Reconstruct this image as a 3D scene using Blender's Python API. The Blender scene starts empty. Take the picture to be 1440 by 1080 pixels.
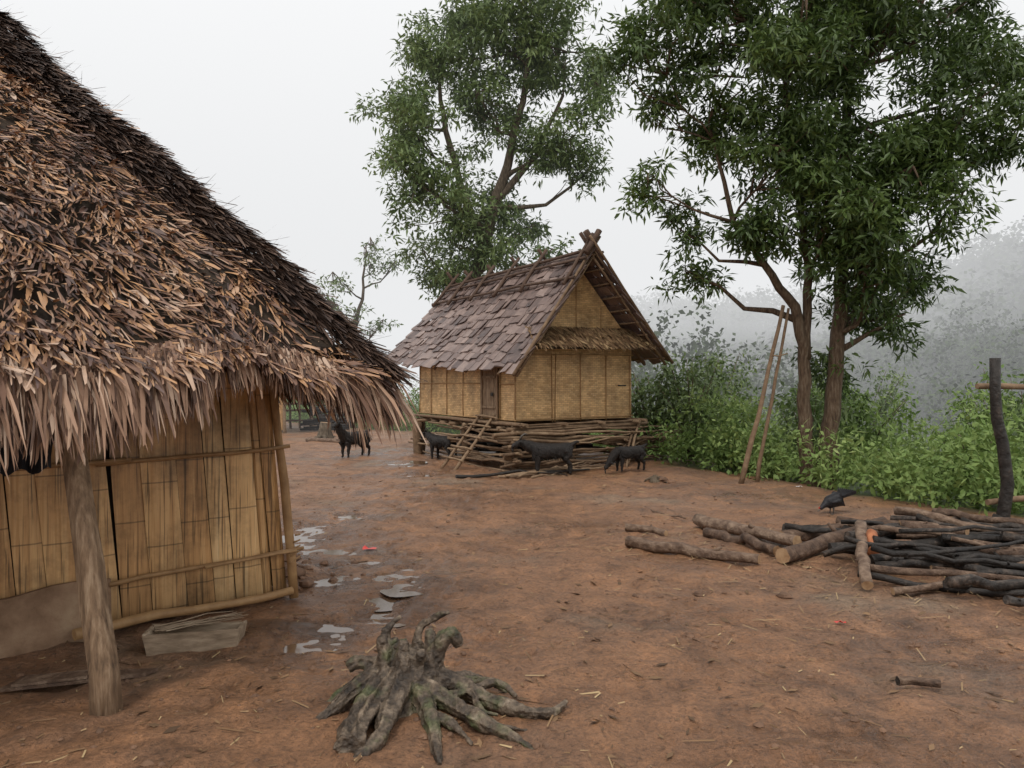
import bpy, math, numpy as np
from mathutils import Vector, Matrix
R = np.random.default_rng(7)
S = bpy.context.scene
S.view_settings.view_transform='Standard'; S.view_settings.look='None'; S.view_settings.exposure=0

# ------------------------------------------------------------ noise / terrain
_T = np.random.default_rng(3).random((256,256))
def vn(x,y,f,o=0):
    x=np.asarray(x,float)*f+o*17.3; y=np.asarray(y,float)*f+o*31.7
    xi=np.floor(x).astype(int); yi=np.floor(y).astype(int); fx=x-xi; fy=y-yi
    fx=fx*fx*(3-2*fx); fy=fy*fy*(3-2*fy)
    g=lambda a,b:_T[a%256,b%256]
    return (g(xi,yi)*(1-fx)+g(xi+1,yi)*fx)*(1-fy)+(g(xi,yi+1)*(1-fx)+g(xi+1,yi+1)*fx)*fy-.5
def sm(a,b,x):
    t=np.clip((x-a)/(b-a),0,1); return t*t*(3-2*t)
def edge(x,y):
    e1=(x-2.6)*.914+(y-15.6)*.406
    e2=(x-2.6)*.70+(y-18.0)*.71
    return np.maximum(e1,e2)+vn(x,y,.5,1)*1.2
PUD=[(-2.15,8.7,.22),(-2.0,8.1,.26),(-1.62,7.4,.22),(-1.5,6.45,.18),(-1.0,6.5,.18),(-.95,5.95,.15),(-1.25,7.0,.14),(-1.15,5.15,.17),(-1.35,4.85,.15),(-.95,5.5,.13),(-1.5,13.4,.3),(-2.2,15.0,.3),(-.8,6.2,.14),(-1.9,9.4,.2)]
def H(x,y):
    x=np.asarray(x,float); y=np.asarray(y,float)
    e=edge(x,y)
    z=-.10*np.clip(e,0,9)-.22*np.clip(e-9,0,30)
    hill=25*np.exp(-((x-82)/34)**2-((y-112)/42)**2)+19*np.exp(-((x-30)/34)**2-((y-165)/45)**2)+7*np.exp(-((x-48)/24)**2-((y-62)/20)**2)
    z=z+hill
    z=z+vn(x,y,.05,2)*3*sm(25,60,y)
    near=1-sm(20,40,y)
    rid=np.abs(vn(x,y,2.6,41))+np.abs(vn(x,y,5.5,42))*.5
    z=z+near*(vn(x,y,.35,3)*.06+vn(x,y,1.3,4)*.055+vn(x,y,4.2,5)*.034+vn(x,y,11,6)*.024+vn(x,y,23,7)*.011-.09*np.clip(.16-rid,0,1)-.10*np.clip(vn(x,y,7,51)-.22,0,1))
    for (a,b,r) in PUD:
        z=z-.035*np.exp(-((x-a)**2+(y-b)**2)/(r*r))
    z=z+.10*np.exp(-((x+1.95)**2+(y-6.5)**2)/.12)
    return z
def h1(x,y): return float(H(np.array([x]),np.array([y]))[0])

# ------------------------------------------------------------ materials
def M(name,stops,scale=(1,1,1),ns=5,detail=6,rough=.8,bump=.3,rnd=0.,bd=.02,spec=.3,trans=0.,bns=None):
    m=bpy.data.materials.new(name); m.use_nodes=True; n=m.node_tree; n.nodes.clear(); L=n.links.new
    N=lambda t:n.nodes.new(t)
    out=N('ShaderNodeOutputMaterial'); p=N('ShaderNodeBsdfPrincipled')
    tc=N('ShaderNodeTexCoord'); mp=N('ShaderNodeMapping'); mp.inputs['Scale'].default_value=scale
    L(tc.outputs['Object'],mp.inputs[0])
    nz=N('ShaderNodeTexNoise'); nz.inputs['Scale'].default_value=ns; nz.inputs['Detail'].default_value=detail; nz.inputs['Roughness'].default_value=.62
    L(mp.outputs[0],nz.inputs['Vector'])
    mr=N('ShaderNodeMapRange'); mr.inputs[1].default_value=.28; mr.inputs[2].default_value=.72
    L(nz.outputs[0],mr.inputs[0]); fac=mr.outputs[0]
    if rnd>0:
        at=N('ShaderNodeAttribute'); at.attribute_name='rnd'
        mx=N('ShaderNodeMix'); mx.inputs[0].default_value=rnd
        L(fac,mx.inputs[2]); L(at.outputs['Fac'],mx.inputs[3]); fac=mx.outputs[0]
    cr=N('ShaderNodeValToRGB'); els=cr.color_ramp.elements
    while len(els)<len(stops): els.new(.5)
    for i,(pos,c) in enumerate(stops):
        els[i].position=pos; els[i].color=(*c,1)
    L(fac,cr.inputs[0]); L(cr.outputs[0],p.inputs['Base Color'])
    p.inputs['Roughness'].default_value=rough; p.inputs['Specular IOR Level'].default_value=spec
    if bump>0:
        b=N('ShaderNodeBump'); b.inputs['Strength'].default_value=bump; b.inputs['Distance'].default_value=bd
        if bns:
            n2=N('ShaderNodeTexNoise'); n2.inputs['Scale'].default_value=bns; n2.inputs['Detail'].default_value=5
            L(mp.outputs[0],n2.inputs['Vector']); L(n2.outputs[0],b.inputs['Height'])
        else: L(nz.outputs[0],b.inputs['Height'])
        L(b.outputs[0],p.inputs['Normal'])
    if trans>0:
        t=N('ShaderNodeBsdfTranslucent'); L(cr.outputs[0],t.inputs[0]); ms=N('ShaderNodeMixShader'); ms.inputs[0].default_value=trans
        L(p.outputs[0],ms.inputs[1]); L(t.outputs[0],ms.inputs[2]); L(ms.outputs[0],out.inputs[0])
    else: L(p.outputs[0],out.inputs[0])
    m['cr']=cr.name
    return m

m_leafB=M('leaf_dark_green',[(0,(.026,.048,.014)),(.5,(.072,.115,.03)),(.85,(.14,.20,.05)),(1,(.24,.19,.04))],ns=1.2,detail=2,rough=.42,bump=0,rnd=.72,trans=.25,spec=.45)
m_leafA=M('leaf_mid_green',[(0,(.06,.09,.036)),(.5,(.135,.19,.07)),(1,(.25,.31,.12))],ns=.8,detail=2,rough=.5,bump=0,rnd=.7,trans=.25,spec=.4)
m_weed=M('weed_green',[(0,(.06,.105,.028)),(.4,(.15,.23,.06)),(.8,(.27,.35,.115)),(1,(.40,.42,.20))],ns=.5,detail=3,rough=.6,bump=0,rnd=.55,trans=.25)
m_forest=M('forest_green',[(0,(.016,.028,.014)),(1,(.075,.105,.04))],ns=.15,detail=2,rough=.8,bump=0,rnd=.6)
m_bark=M('bark',[(0,(.035,.025,.018)),(.5,(.10,.075,.05)),(1,(.19,.15,.11))],scale=(6,6,1.2),ns=5,bump=.7,rough=.85)
m_barkB=M('bark_brown',[(0,(.03,.019,.012)),(.5,(.095,.06,.036)),(1,(.17,.13,.09))],scale=(6,6,1.2),ns=5,bump=.8,rough=.85,bd=.03)
m_thatch=M('thatch',[(0,(.026,.015,.012)),(.3,(.11,.060,.045)),(.55,(.26,.14,.082)),(.72,(.46,.25,.115)),(.88,(.44,.30,.215)),(1,(.58,.45,.34))],ns=2.2,rough=.45,bump=0,rnd=.75,spec=.5)
m_thatchd=M('thatch_dark',[(0,(.016,.010,.009)),(.6,(.07,.042,.03)),(1,(.18,.11,.075))],ns=2.2,rough=.7,bump=0,rnd=.7)
m_fringe=M('thatch_fringe',[(0,(.03,.017,.013)),(.4,(.165,.088,.055)),(.72,(.34,.205,.13)),(1,(.54,.41,.31))],ns=3,rough=.55,bump=0,rnd=.8)
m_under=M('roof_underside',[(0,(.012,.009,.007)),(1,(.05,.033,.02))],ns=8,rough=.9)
m_post=M('post_wood',[(0,(.07,.045,.028)),(.5,(.21,.135,.08)),(1,(.36,.26,.17))],scale=(7,7,.9),ns=6,rough=.75,bump=.8)
m_pole=M('pole_wood',[(0,(.06,.036,.022)),(.5,(.18,.115,.068)),(1,(.34,.24,.15))],ns=9,rough=.8,bump=.5,rnd=.5)
m_ridge=M('ridge_wood',[(0,(.03,.018,.013)),(.5,(.09,.055,.038)),(1,(.17,.11,.075))],ns=9,rough=.8,bump=.5,rnd=.5)
m_polebam=M('bamboo_pole',[(0,(.17,.09,.04)),(.5,(.34,.20,.09)),(1,(.55,.37,.18))],ns=9,rough=.55,bump=.2,rnd=.5)
m_shingle=M('shingle',[(0,(.05,.034,.032)),(.5,(.17,.118,.102)),(1,(.32,.235,.20))],ns=6,rough=.45,bump=.6,rnd=.6,spec=.45)
m_log=M('log_bark',[(0,(.03,.018,.013)),(.45,(.115,.070,.046)),(1,(.30,.21,.145))],ns=13,rough=.65,bump=1,rnd=.3,bd=.04)
m_char=M('charred_wood',[(0,(.006,.005,.0045)),(.6,(.03,.024,.020)),(1,(.15,.11,.085))],ns=12,rough=.5,bump=1,rnd=.35,bd=.03)
m_cut=M('cut_wood',[(0,(.20,.105,.05)),(1,(.42,.28,.16))],ns=12,rough=.7)
m_orange=M('split_wood_orange',[(0,(.22,.07,.03)),(1,(.48,.19,.085))],ns=12,rough=.7)
m_goat=M('goat_coat',[(0,(.006,.005,.005)),(1,(.035,.028,.024))],scale=(4,4,1),ns=14,rough=.5,bump=1,bd=.03)
m_horn=M('horn',[(0,(.05,.045,.04)),(1,(.14,.12,.1))],ns=10,rough=.5)
m_hen=M('hen_feather',[(0,(.006,.006,.008)),(1,(.03,.028,.03))],ns=30,rough=.5,bump=.5)
m_red=M('comb_red',[(0,(.3,.02,.015)),(1,(.5,.05,.03))],ns=30,rough=.5)
m_cloth=M('black_cloth',[(0,(.008,.008,.01)),(1,(.03,.03,.035))],ns=9,rough=.9)
m_grey=M('trough_board',[(0,(.12,.08,.05)),(.5,(.29,.215,.145)),(1,(.48,.38,.27))],scale=(1,4,4),ns=6,rough=.8,bump=.5,rnd=.3)
m_mudw=M('mud_daub',[(0,(.14,.08,.045)),(.5,(.27,.17,.105)),(1,(.38,.27,.17))],ns=4,rough=.9,bump=1,bd=.04)
m_stone=M('clod',[(0,(.06,.035,.024)),(1,(.24,.135,.08))],ns=12,rough=.75,bump=.5,rnd=.4)
m_straw=M('straw_litter',[(0,(.06,.035,.02)),(.5,(.22,.13,.065)),(1,(.48,.36,.19))],ns=3,rough=.7,bump=0,rnd=.9)
m_wrap=M('red_wrapper',[(0,(.5,.03,.03)),(1,(.7,.10,.08))],ns=20,rough=.4,bump=0)
m_white=M('white_wrapper',[(0,(.5,.5,.55)),(1,(.8,.8,.8))],ns=20,rough=.4,bump=0)

def stump_mat():
    m=M('stump_wood',[(0,(.014,.010,.007)),(.4,(.06,.042,.028)),(.75,(.15,.11,.075)),(1,(.30,.24,.175))],ns=13,rough=.6,bump=1,bd=.02,bns=38,spec=.4)
    n=m.node_tree; L=n.links.new; p=[x for x in n.nodes if x.type=='BSDF_PRINCIPLED'][0]; cr=n.nodes[m['cr']]
    z=n.nodes.new('ShaderNodeTexNoise'); z.inputs['Scale'].default_value=7; z.inputs['Detail'].default_value=5
    tc=[x for x in n.nodes if x.type=='TEX_COORD'][0]; L(tc.outputs['Object'],z.inputs['Vector'])
    r=n.nodes.new('ShaderNodeMapRange'); r.inputs[1].default_value=.54; r.inputs[2].default_value=.66; r.inputs[4].default_value=.6; L(z.outputs[0],r.inputs[0])
    mx=n.nodes.new('ShaderNodeMix'); mx.data_type='RGBA'; L(r.outputs[0],mx.inputs[0]); L(cr.outputs[0],mx.inputs[6]); mx.inputs[7].default_value=(.06,.08,.025,1)
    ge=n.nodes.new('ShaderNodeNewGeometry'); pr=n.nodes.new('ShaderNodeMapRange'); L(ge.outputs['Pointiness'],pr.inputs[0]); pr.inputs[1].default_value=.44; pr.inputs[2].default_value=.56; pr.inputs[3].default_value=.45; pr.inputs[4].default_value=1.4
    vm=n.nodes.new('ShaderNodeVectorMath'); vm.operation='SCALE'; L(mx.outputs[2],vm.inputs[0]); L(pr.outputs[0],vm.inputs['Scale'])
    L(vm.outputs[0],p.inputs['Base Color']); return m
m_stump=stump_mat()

def slat_mat():
    m=M('split_bamboo',[(0,(.24,.12,.042)),(.4,(.50,.275,.11)),(.75,(.67,.42,.19)),(1,(.76,.54,.29))],scale=(14,14,.5),ns=3,rough=.42,bump=.35,rnd=.45,bd=.01,spec=.4)
    n=m.node_tree; L=n.links.new; N=n.nodes.new; p=[x for x in n.nodes if x.type=='BSDF_PRINCIPLED'][0]; cr=n.nodes[m['cr']]
    tc=[x for x in n.nodes if x.type=='TEX_COORD'][0]; at=[x for x in n.nodes if x.type=='ATTRIBUTE'][0]
    sp=N('ShaderNodeSeparateXYZ'); L(tc.outputs['Object'],sp.inputs[0])
    def mt(op,a,b=None):
        q=N('ShaderNodeMath'); q.operation=op
        for i,v in enumerate((a,b)):
            if v is None: continue
            if isinstance(v,(int,float)): q.inputs[i].default_value=v
            else: L(v,q.inputs[i])
        return q.outputs[0]
    zz=mt('ADD',mt('DIVIDE',sp.outputs[2],.42),mt('MULTIPLY',at.outputs['Fac'],7.3))
    d=mt('ABSOLUTE',mt('SUBTRACT',mt('FRACT',zz),.5))
    ring=N('ShaderNodeMapRange'); L(d,ring.inputs[0]); ring.inputs[1].default_value=.006; ring.inputs[2].default_value=.016; ring.inputs[3].default_value=.5; ring.inputs[4].default_value=1
    ck=N('ShaderNodeTexNoise'); ck.inputs['Scale'].default_value=1; ck.inputs['Detail'].default_value=3
    mp2=N('ShaderNodeMapping'); mp2.inputs['Scale'].default_value=(75,75,1.6); L(tc.outputs['Object'],mp2.inputs[0]); L(mp2.outputs[0],ck.inputs['Vector'])
    cm=N('ShaderNodeMapRange'); L(ck.outputs[0],cm.inputs[0]); cm.inputs[1].default_value=.34; cm.inputs[2].default_value=.44; cm.inputs[3].default_value=.35; cm.inputs[4].default_value=1
    st=N('ShaderNodeTexNoise'); st.inputs['Scale'].default_value=2.4; st.inputs['Detail'].default_value=8; st.inputs['Roughness'].default_value=.7; L(tc.outputs['Object'],st.inputs['Vector'])
    sr=N('ShaderNodeMapRange'); L(st.outputs[0],sr.inputs[0]); sr.inputs[1].default_value=.34; sr.inputs[2].default_value=.56; sr.inputs[3].default_value=.45; sr.inputs[4].default_value=1
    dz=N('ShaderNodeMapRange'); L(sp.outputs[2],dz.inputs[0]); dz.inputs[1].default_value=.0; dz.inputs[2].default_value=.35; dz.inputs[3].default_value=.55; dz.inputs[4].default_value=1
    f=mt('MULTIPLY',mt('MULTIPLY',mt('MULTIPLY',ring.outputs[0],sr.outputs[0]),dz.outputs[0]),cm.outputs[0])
    vm=N('ShaderNodeVectorMath'); vm.operation='SCALE'; L(cr.outputs[0],vm.inputs[0]); L(f,vm.inputs['Scale'])
    L(vm.outputs[0],p.inputs['Base Color']); return m
m_slat=slat_mat()

def weave_mat():
    m=bpy.data.materials.new('woven_bamboo'); m.use_nodes=True; n=m.node_tree; L=n.links.new; N=n.nodes.new
    p=n.nodes['Principled BSDF']; tc=N('ShaderNodeTexCoord'); sp=N('ShaderNodeSeparateXYZ'); L(tc.outputs['Object'],sp.inputs[0])
    ad=N('ShaderNodeMath'); L(sp.outputs[0],ad.inputs[0]); L(sp.outputs[1],ad.inputs[1])
    cb=N('ShaderNodeCombineXYZ'); L(ad.outputs[0],cb.inputs[0]); L(sp.outputs[2],cb.inputs[1])
    b=N('ShaderNodeTexBrick'); L(cb.outputs[0],b.inputs['Vector']); b.inputs['Scale'].default_value=1
    b.inputs['Brick Width'].default_value=.09; b.inputs['Row Height'].default_value=.034; b.inputs['Mortar Size'].default_value=.003; b.inputs['Mortar Smooth'].default_value=.8
    b.inputs['Color1'].default_value=(.74,.49,.24,1); b.inputs['Color2'].default_value=(.52,.32,.14,1); b.inputs['Mortar'].default_value=(.24,.13,.055,1)
    nz=N('ShaderNodeTexNoise'); nz.inputs['Scale'].default_value=2.4; nz.inputs['Detail'].default_value=8; nz.inputs['Roughness'].default_value=.7; L(tc.outputs['Object'],nz.inputs['Vector'])
    mr=N('ShaderNodeMapRange'); L(nz.outputs[0],mr.inputs[0]); mr.inputs[1].default_value=.35; mr.inputs[2].default_value=.6; mr.inputs[3].default_value=.55; mr.inputs[4].default_value=1.1
    vm=N('ShaderNodeVectorMath'); vm.operation='SCALE'; L(b.outputs[0],vm.inputs[0]); L(mr.outputs[0],vm.inputs['Scale'])
    L(vm.outputs[0],p.inputs['Base Color']); p.inputs['Roughness'].default_value=.65
    bp=N('ShaderNodeBump'); bp.inputs['Strength'].default_value=.6; bp.inputs['Distance'].default_value=.01; bp.invert=True; L(b.outputs['Fac'],bp.inputs['Height']); L(bp.outputs[0],p.inputs['Normal'])
    return m
m_weave=weave_mat()

# ------------------------------------------------------------ mesh helpers
def link(o,parent=None):
    S.collection.objects.link(o)
    if parent: o.parent=parent
    return o
def empty(name,loc=(0,0,0),rz=0):
    o=bpy.data.objects.new(name,None); o.location=loc; o.rotation_euler=(0,0,rz); o.empty_display_size=.3; return link(o)
def npmesh(name,V,F,mat,rnd=None,smooth=False,parent=None):
    V=np.asarray(V,np.float32); F=np.asarray(F,np.int32); k=F.shape[1]
    me=bpy.data.meshes.new(name); me.vertices.add(len(V)); me.vertices.foreach_set('co',V.ravel())
    me.loops.add(F.size); me.loops.foreach_set('vertex_index',F.ravel())
    me.polygons.add(len(F)); me.polygons.foreach_set('loop_start',np.arange(0,F.size,k,dtype=np.int32)); me.polygons.foreach_set('loop_total',np.full(len(F),k,np.int32))
    me.polygons.foreach_set('use_smooth',np.full(len(F),smooth))
    me.update(calc_edges=True)
    if rnd is not None:
        a=me.attributes.new('rnd','FLOAT','FACE'); a.data.foreach_set('value',np.asarray(rnd,np.float32))
    me.materials.append(mat)
    return link(bpy.data.objects.new(name,me),parent)
class MB:
    def __init__(s): s.v=[]; s.f=[]; s.r=[]; s.m=[]
    def tube(s,pts,rad,sides=8,jit=0.,rv=None,mi=0,capmi=None,flute=0.):
        pts=[Vector(p) for p in pts]; n=len(pts); b=len(s.v); rv=R.random() if rv is None else rv
        if not hasattr(rad,'__len__'): rad=[rad]*n
        ph=R.random()*6; fl=R.normal(size=sides)*flute
        u=None
        for i,p in enumerate(pts):
            d=(pts[min(i+1,n-1)]-pts[max(i-1,0)]).normalized()
            if u is None: u=d.cross(Vector((0,0,1)) if abs(d.z)<.9 else Vector((0,1,0))).normalized()
            else: u=(u-d*u.dot(d)).normalized()
            w=d.cross(u)
            for k in range(sides):
                a=2*math.pi*k/sides; rr=rad[i]*(1+fl[k]+jit*math.sin(a*2+ph+i*.7)+jit*R.normal()*.4)
                s.v.append(p+u*math.cos(a)*rr+w*math.sin(a)*rr)
        for i in range(n-1):
            for k in range(sides):
                k2=(k+1)%sides; s.f.append((b+i*sides+k,b+i*sides+k2,b+(i+1)*sides+k2,b+(i+1)*sides+k)); s.r.append(rv); s.m.append(mi)
        for i,fl_ in ((0,1),(n-1,0)):
            idx=[b+i*sides+k for k in range(sides)]
            s.f.append(tuple(idx[::-1] if fl_ else idx)); s.r.append(rv); s.m.append(mi if capmi is None else capmi)
    def crook(s,a,b,r0,r1,seg=6,wob=.03,sides=8,jit=.06,rj=.03,**k):
        a=Vector(a); b=Vector(b); P=[]; off=Vector((0,0,0)); rr=[]
        for i in range(seg+1):
            t=i/seg; q=a.lerp(b,t)
            if 0<i<seg: off=off*.7+Vector(R.normal(size=3))*wob; q=q+off*min(1,2.5*(1-t))
            P.append(q); rr.append((r0+(r1-r0)*t)*(1+(rj*R.normal() if 0<i<seg else 0)))
        s.tube(P,rr,sides,jit,**k); return P
    def hexa(s,P,rv=None,mi=0):
        b=len(s.v); s.v+= [Vector(p) for p in P]; rv=R.random() if rv is None else rv
        for q in ((0,3,2,1),(4,5,6,7),(0,1,5,4),(1,2,6,5),(2,3,7,6),(3,0,4,7)):
            s.f.append(tuple(b+i for i in q)); s.r.append(rv); s.m.append(mi)
    def box(s,x0,x1,y0,y1,z0,z1,**k):
        s.hexa([(x0,y0,z0),(x1,y0,z0),(x1,y1,z0),(x0,y1,z0),(x0,y0,z1),(x1,y0,z1),(x1,y1,z1),(x0,y1,z1)],**k)
    def poly(s,P,rv=.5,mi=0):
        b=len(s.v); s.v+=[Vector(p) for p in P]; s.f.append(tuple(range(b,b+len(P)))); s.r.append(rv); s.m.append(mi)
    def obj(s,name,mats,parent=None,smooth=False):
        me=bpy.data.meshes.new(name); me.from_pydata([tuple(v) for v in s.v],[],s.f)
        a=me.attributes.new('rnd','FLOAT','FACE'); a.data.foreach_set('value',s.r)
        for m in (mats if isinstance(mats,list) else [mats]): me.materials.append(m)
        me.polygons.foreach_set('material_index',s.m)
        if smooth: me.polygons.foreach_set('use_smooth',[len(f)==4 for f in s.f])
        me.update(); return link(bpy.data.objects.new(name,me),parent)

def unit(a): return a/np.maximum(np.linalg.norm(a,axis=-1,keepdims=True),1e-9)
def leaf_arrays(C,n,cr,L,W,droop=.5,flat=.8,out=.7,crn=None):
    C=np.repeat(np.asarray(C),n,0); N=len(C)
    crn=np.repeat(R.random(N//n) if crn is None else crn,n)
    off=R.normal(size=(N,3))*cr*np.array([1,1,flat])
    P=C+off
    d=unit(R.normal(size=(N,3))+unit(off)*out+np.array([0,0,-droop])); w=unit(np.cross(d,R.normal(size=(N,3))+np.array([0,0,1.5])))
    l=(L*(.6+.8*R.random(N)))[:,None]; wd=(W*(.7+.6*R.random(N)))[:,None]
    V=np.stack([P,P+d*l*.45+w*wd,P+d*l+np.array([0,0,-.12])*l,P+d*l*.45-w*wd],1).reshape(-1,3)
    F=np.arange(N*4).reshape(-1,4)
    return V,F,np.clip(crn*.6+R.random(N)*.4,0,1)

# ------------------------------------------------------------ ground
def axis(lo,hi,n,k,c):
    u=np.linspace(-1,1,n); s=np.sinh(k*u)/math.sinh(k)
    return np.where(s<0,c+s*(c-lo),c+s*(hi-c))
gx=axis(-350,350,600,7.6,0); gy=axis(-60,480,700,6.8,5.0)
X,Y=np.meshgrid(gx,gy); Z=H(X,Y)
V=np.stack([X,Y,Z],-1).reshape(-1,3); ny,nx=X.shape
i=np.arange(ny*nx).reshape(ny,nx); F=np.stack([i[:-1,:-1],i[:-1,1:],i[1:,1:],i[1:,:-1]],-1).reshape(-1,4)
def ground_mat():
    m=bpy.data.materials.new('wet_red_mud'); m.use_nodes=True; n=m.node_tree; L=n.links.new; N=n.nodes.new
    p=n.nodes['Principled BSDF']; tc=N('ShaderNodeTexCoord')
    def nz(s,d=6,ro=.6):
        q=N('ShaderNodeTexNoise'); q.inputs['Scale'].default_value=s; q.inputs['Detail'].default_value=d; q.inputs['Roughness'].default_value=ro; L(tc.outputs['Object'],q.inputs['Vector']); return q.outputs[0]
    def ramp(f,st):
        c=N('ShaderNodeValToRGB'); e=c.color_ramp.elements
        while len(e)<len(st): e.new(.5)
        for k,(a,b) in enumerate(st): e[k].position=a; e[k].color=(*b,1)
        L(f,c.inputs[0]); return c.outputs[0]
    def mix(f,a,b,mode='MIX'):
        q=N('ShaderNodeMix'); q.data_type='RGBA'; q.blend_type=mode
        if isinstance(f,float): q.inputs[0].default_value=f
        else: L(f,q.inputs[0])
        for s,v in ((6,a),(7,b)):
            if isinstance(v,tuple): q.inputs[s].default_value=(*v,1)
            else: L(v,q.inputs[s])
        return q.outputs[2]
    big=nz(.55,5); mid=nz(3.2,8,.7); fine=nz(38,6,.7)
    c1=ramp(big,[(.33,(.185,.092,.048)),(.46,(.33,.165,.080)),(.56,(.275,.145,.078)),(.66,(.31,.205,.130))])
    c2=ramp(mid,[(.3,(.42,.40,.38)),(.46,(.88,.88,.88)),(.58,(1.05,1.05,1.05)),(.72,(1.35,1.3,1.22))])
    c3=ramp(fine,[(.3,(.5,.5,.5)),(.5,(1.0,1.0,1.0)),(.75,(1.4,1.35,1.3))])
    c=mix(1.0,mix(1.0,c1,c2,'MULTIPLY'),c3,'MULTIPLY')
    vo=N('ShaderNodeTexVoronoi'); vo.inputs['Scale'].default_value=26; L(tc.outputs['Object'],vo.inputs['Vector'])
    cm=ramp(vo.outputs['Distance'],[(.08,(1,1,1)),(.15,(0,0,0))]); pat=ramp(nz(1.7,3),[(.45,(0,0,0)),(.6,(.8,.8,.8))])
    c=mix(mix(1.0,cm,pat,'MULTIPLY'),c,(.07,.042,.028))
    aw=N('ShaderNodeAttribute'); aw.attribute_name='wet'
    wm=N('ShaderNodeMath'); wm.operation='MULTIPLY'; L(aw.outputs['Fac'],wm.inputs[0]); wr=N('ShaderNodeMapRange'); L(nz(2.2,7,.7),wr.inputs[0]); wr.inputs[1].default_value=.42; wr.inputs[2].default_value=.52; L(wr.outputs[0],wm.inputs[1])
    c=mix(wm.outputs[0],c,mix(1.0,c,(.55,.52,.50),'MULTIPLY'))
    at=N('ShaderNodeAttribute'); at.attribute_name='veg'
    c=mix(at.outputs['Fac'],c,mix(mid,(.05,.06,.022),(.09,.14,.035)))
    L(c,p.inputs['Base Color'])
    r=N('ShaderNodeMapRange'); L(nz(1.1,6,.65),r.inputs[0]); r.inputs[1].default_value=.38; r.inputs[2].default_value=.6; r.inputs[3].default_value=.42; r.inputs[4].default_value=.8
    rm=N('ShaderNodeMix'); L(wm.outputs[0],rm.inputs[0]); L(r.outputs[0],rm.inputs[2]); rm.inputs[3].default_value=.14
    L(rm.outputs[0],p.inputs['Roughness']); p.inputs['Specular IOR Level'].default_value=.5
    vo2=N('ShaderNodeTexVoronoi'); vo2.inputs['Scale'].default_value=8; vo2.feature='SMOOTH_F1'; L(tc.outputs['Object'],vo2.inputs['Vector'])
    b1=N('ShaderNodeBump'); b1.inputs['Strength'].default_value=.7; b1.inputs['Distance'].default_value=.06; L(vo2.outputs['Distance'],b1.inputs['Height'])
    b2=N('ShaderNodeBump'); b2.inputs['Strength'].default_value=1; b2.inputs['Distance'].default_value=.10; L(mid,b2.inputs['Height']); L(b1.outputs[0],b2.inputs['Normal'])
    b3=N('ShaderNodeBump'); b3.inputs['Strength'].default_value=1; b3.inputs['Distance'].default_value=.02; L(fine,b3.inputs['Height']); L(b2.outputs[0],b3.inputs['Normal'])
    L(b3.outputs[0],p.inputs['Normal']); return m
g=npmesh('ground',V,F,ground_mat(),smooth=True)
a=g.data.attributes.new('veg','FLOAT','POINT'); a.data.foreach_set('value',sm(.0,1.5,edge(V[:,0],V[:,1])+vn(V[:,0],V[:,1],1.5,9)*1.5).astype(np.float32))
wet=np.full(len(V),.22)
for (x,y,r) in PUD: wet=np.maximum(wet,np.exp(-((V[:,0]-x)**2+(V[:,1]-y)**2)/(.75+r)**2*1.6))
for (x,y,r) in [(-1.0,11,1.6),(-.3,4.9,.6),(3.2,10.8,1.2),(2.6,4.6,1.0),(1.0,5.2,.6),(-3,17,2.0),(1.5,3.6,.8),(.6,8.6,.9)]: wet=np.maximum(wet,.8*np.exp(-((V[:,0]-x)**2+(V[:,1]-y)**2)/r**2))
a=g.data.attributes.new('wet','FLOAT','POINT'); a.data.foreach_set('value',wet.astype(np.float32))

m_water=bpy.data.materials.new('puddle_water'); m_water.use_nodes=True; nt=m_water.node_tree; p=nt.nodes['Principled BSDF']
p.inputs['Base Color'].default_value=(.13,.078,.046,1); p.inputs['Roughness'].default_value=.08; p.inputs['Specular IOR Level'].default_value=.5
q=nt.nodes.new('ShaderNodeTexNoise'); q.inputs['Scale'].default_value=14; bq=nt.nodes.new('ShaderNodeBump'); bq.inputs['Strength'].default_value=.2; bq.inputs['Distance'].default_value=.01; nt.links.new(q.outputs[0],bq.inputs['Height']); nt.links.new(bq.outputs[0],p.inputs['Normal'])
mb=MB()
for (a,b,r) in PUD:
    gxx,gyy=np.meshgrid(np.linspace(a-r,a+r,41),np.linspace(b-r,b+r,41)); hh=H(gxx,gyy); zz=float(np.percentile(hh,32))
    mb.poly([(a+r*2.0*(1+.2*math.sin(3*t+a*9))*math.cos(t),b+r*2.0*(1+.2*math.sin(2*t+b*5))*math.sin(t),zz) for t in np.linspace(0,2*math.pi,29)[:-1]])
mb.obj('puddle_water',m_water)

mb=MB()
for k in range(2200):
    y=2.2+12*R.random()**1.5; x=(R.random()*2-1)*.72*y+.2
    if edge(x,y)>.4: continue
    L_=.01+.07*R.random()**4; t=R.random()*6.28; w=.001+.003*R.random(); z=h1(x,y)+.004
    dx,dy=math.cos(t)*L_,math.sin(t)*L_; px,py=-math.sin(t)*w,math.cos(t)*w
    mb.poly([(x-dx-px,y-dy-py,z),(x+dx-px,y+dy-py,z+.008*R.random()),(x+dx+px,y+dy+py,z+.008),(x-dx+px,y-dy+py,z+.002)],rv=R.random()*.9)
for k in range(500):
    x,y=[(3.0+R.normal()*.9,6.3+R.normal()*.7),(1.3+R.normal()*.8,13+R.normal()*.4),(1.9+R.normal()*.9,7.8+R.normal()*.7)][k%3]
    t=R.random()*6.28; L_=.02+.08*R.random(); w=.003; z=h1(x,y)+.012; dx,dy=math.cos(t)*L_,math.sin(t)*L_; px,py=-math.sin(t)*w,math.cos(t)*w
    mb.poly([(x-dx-px,y-dy-py,z),(x+dx-px,y+dy-py,z+.01),(x+dx+px,y+dy+py,z+.01),(x-dx+px,y-dy+py,z)],rv=.4+.5*R.random())
mb.obj('straw_litter',m_straw)
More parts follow.
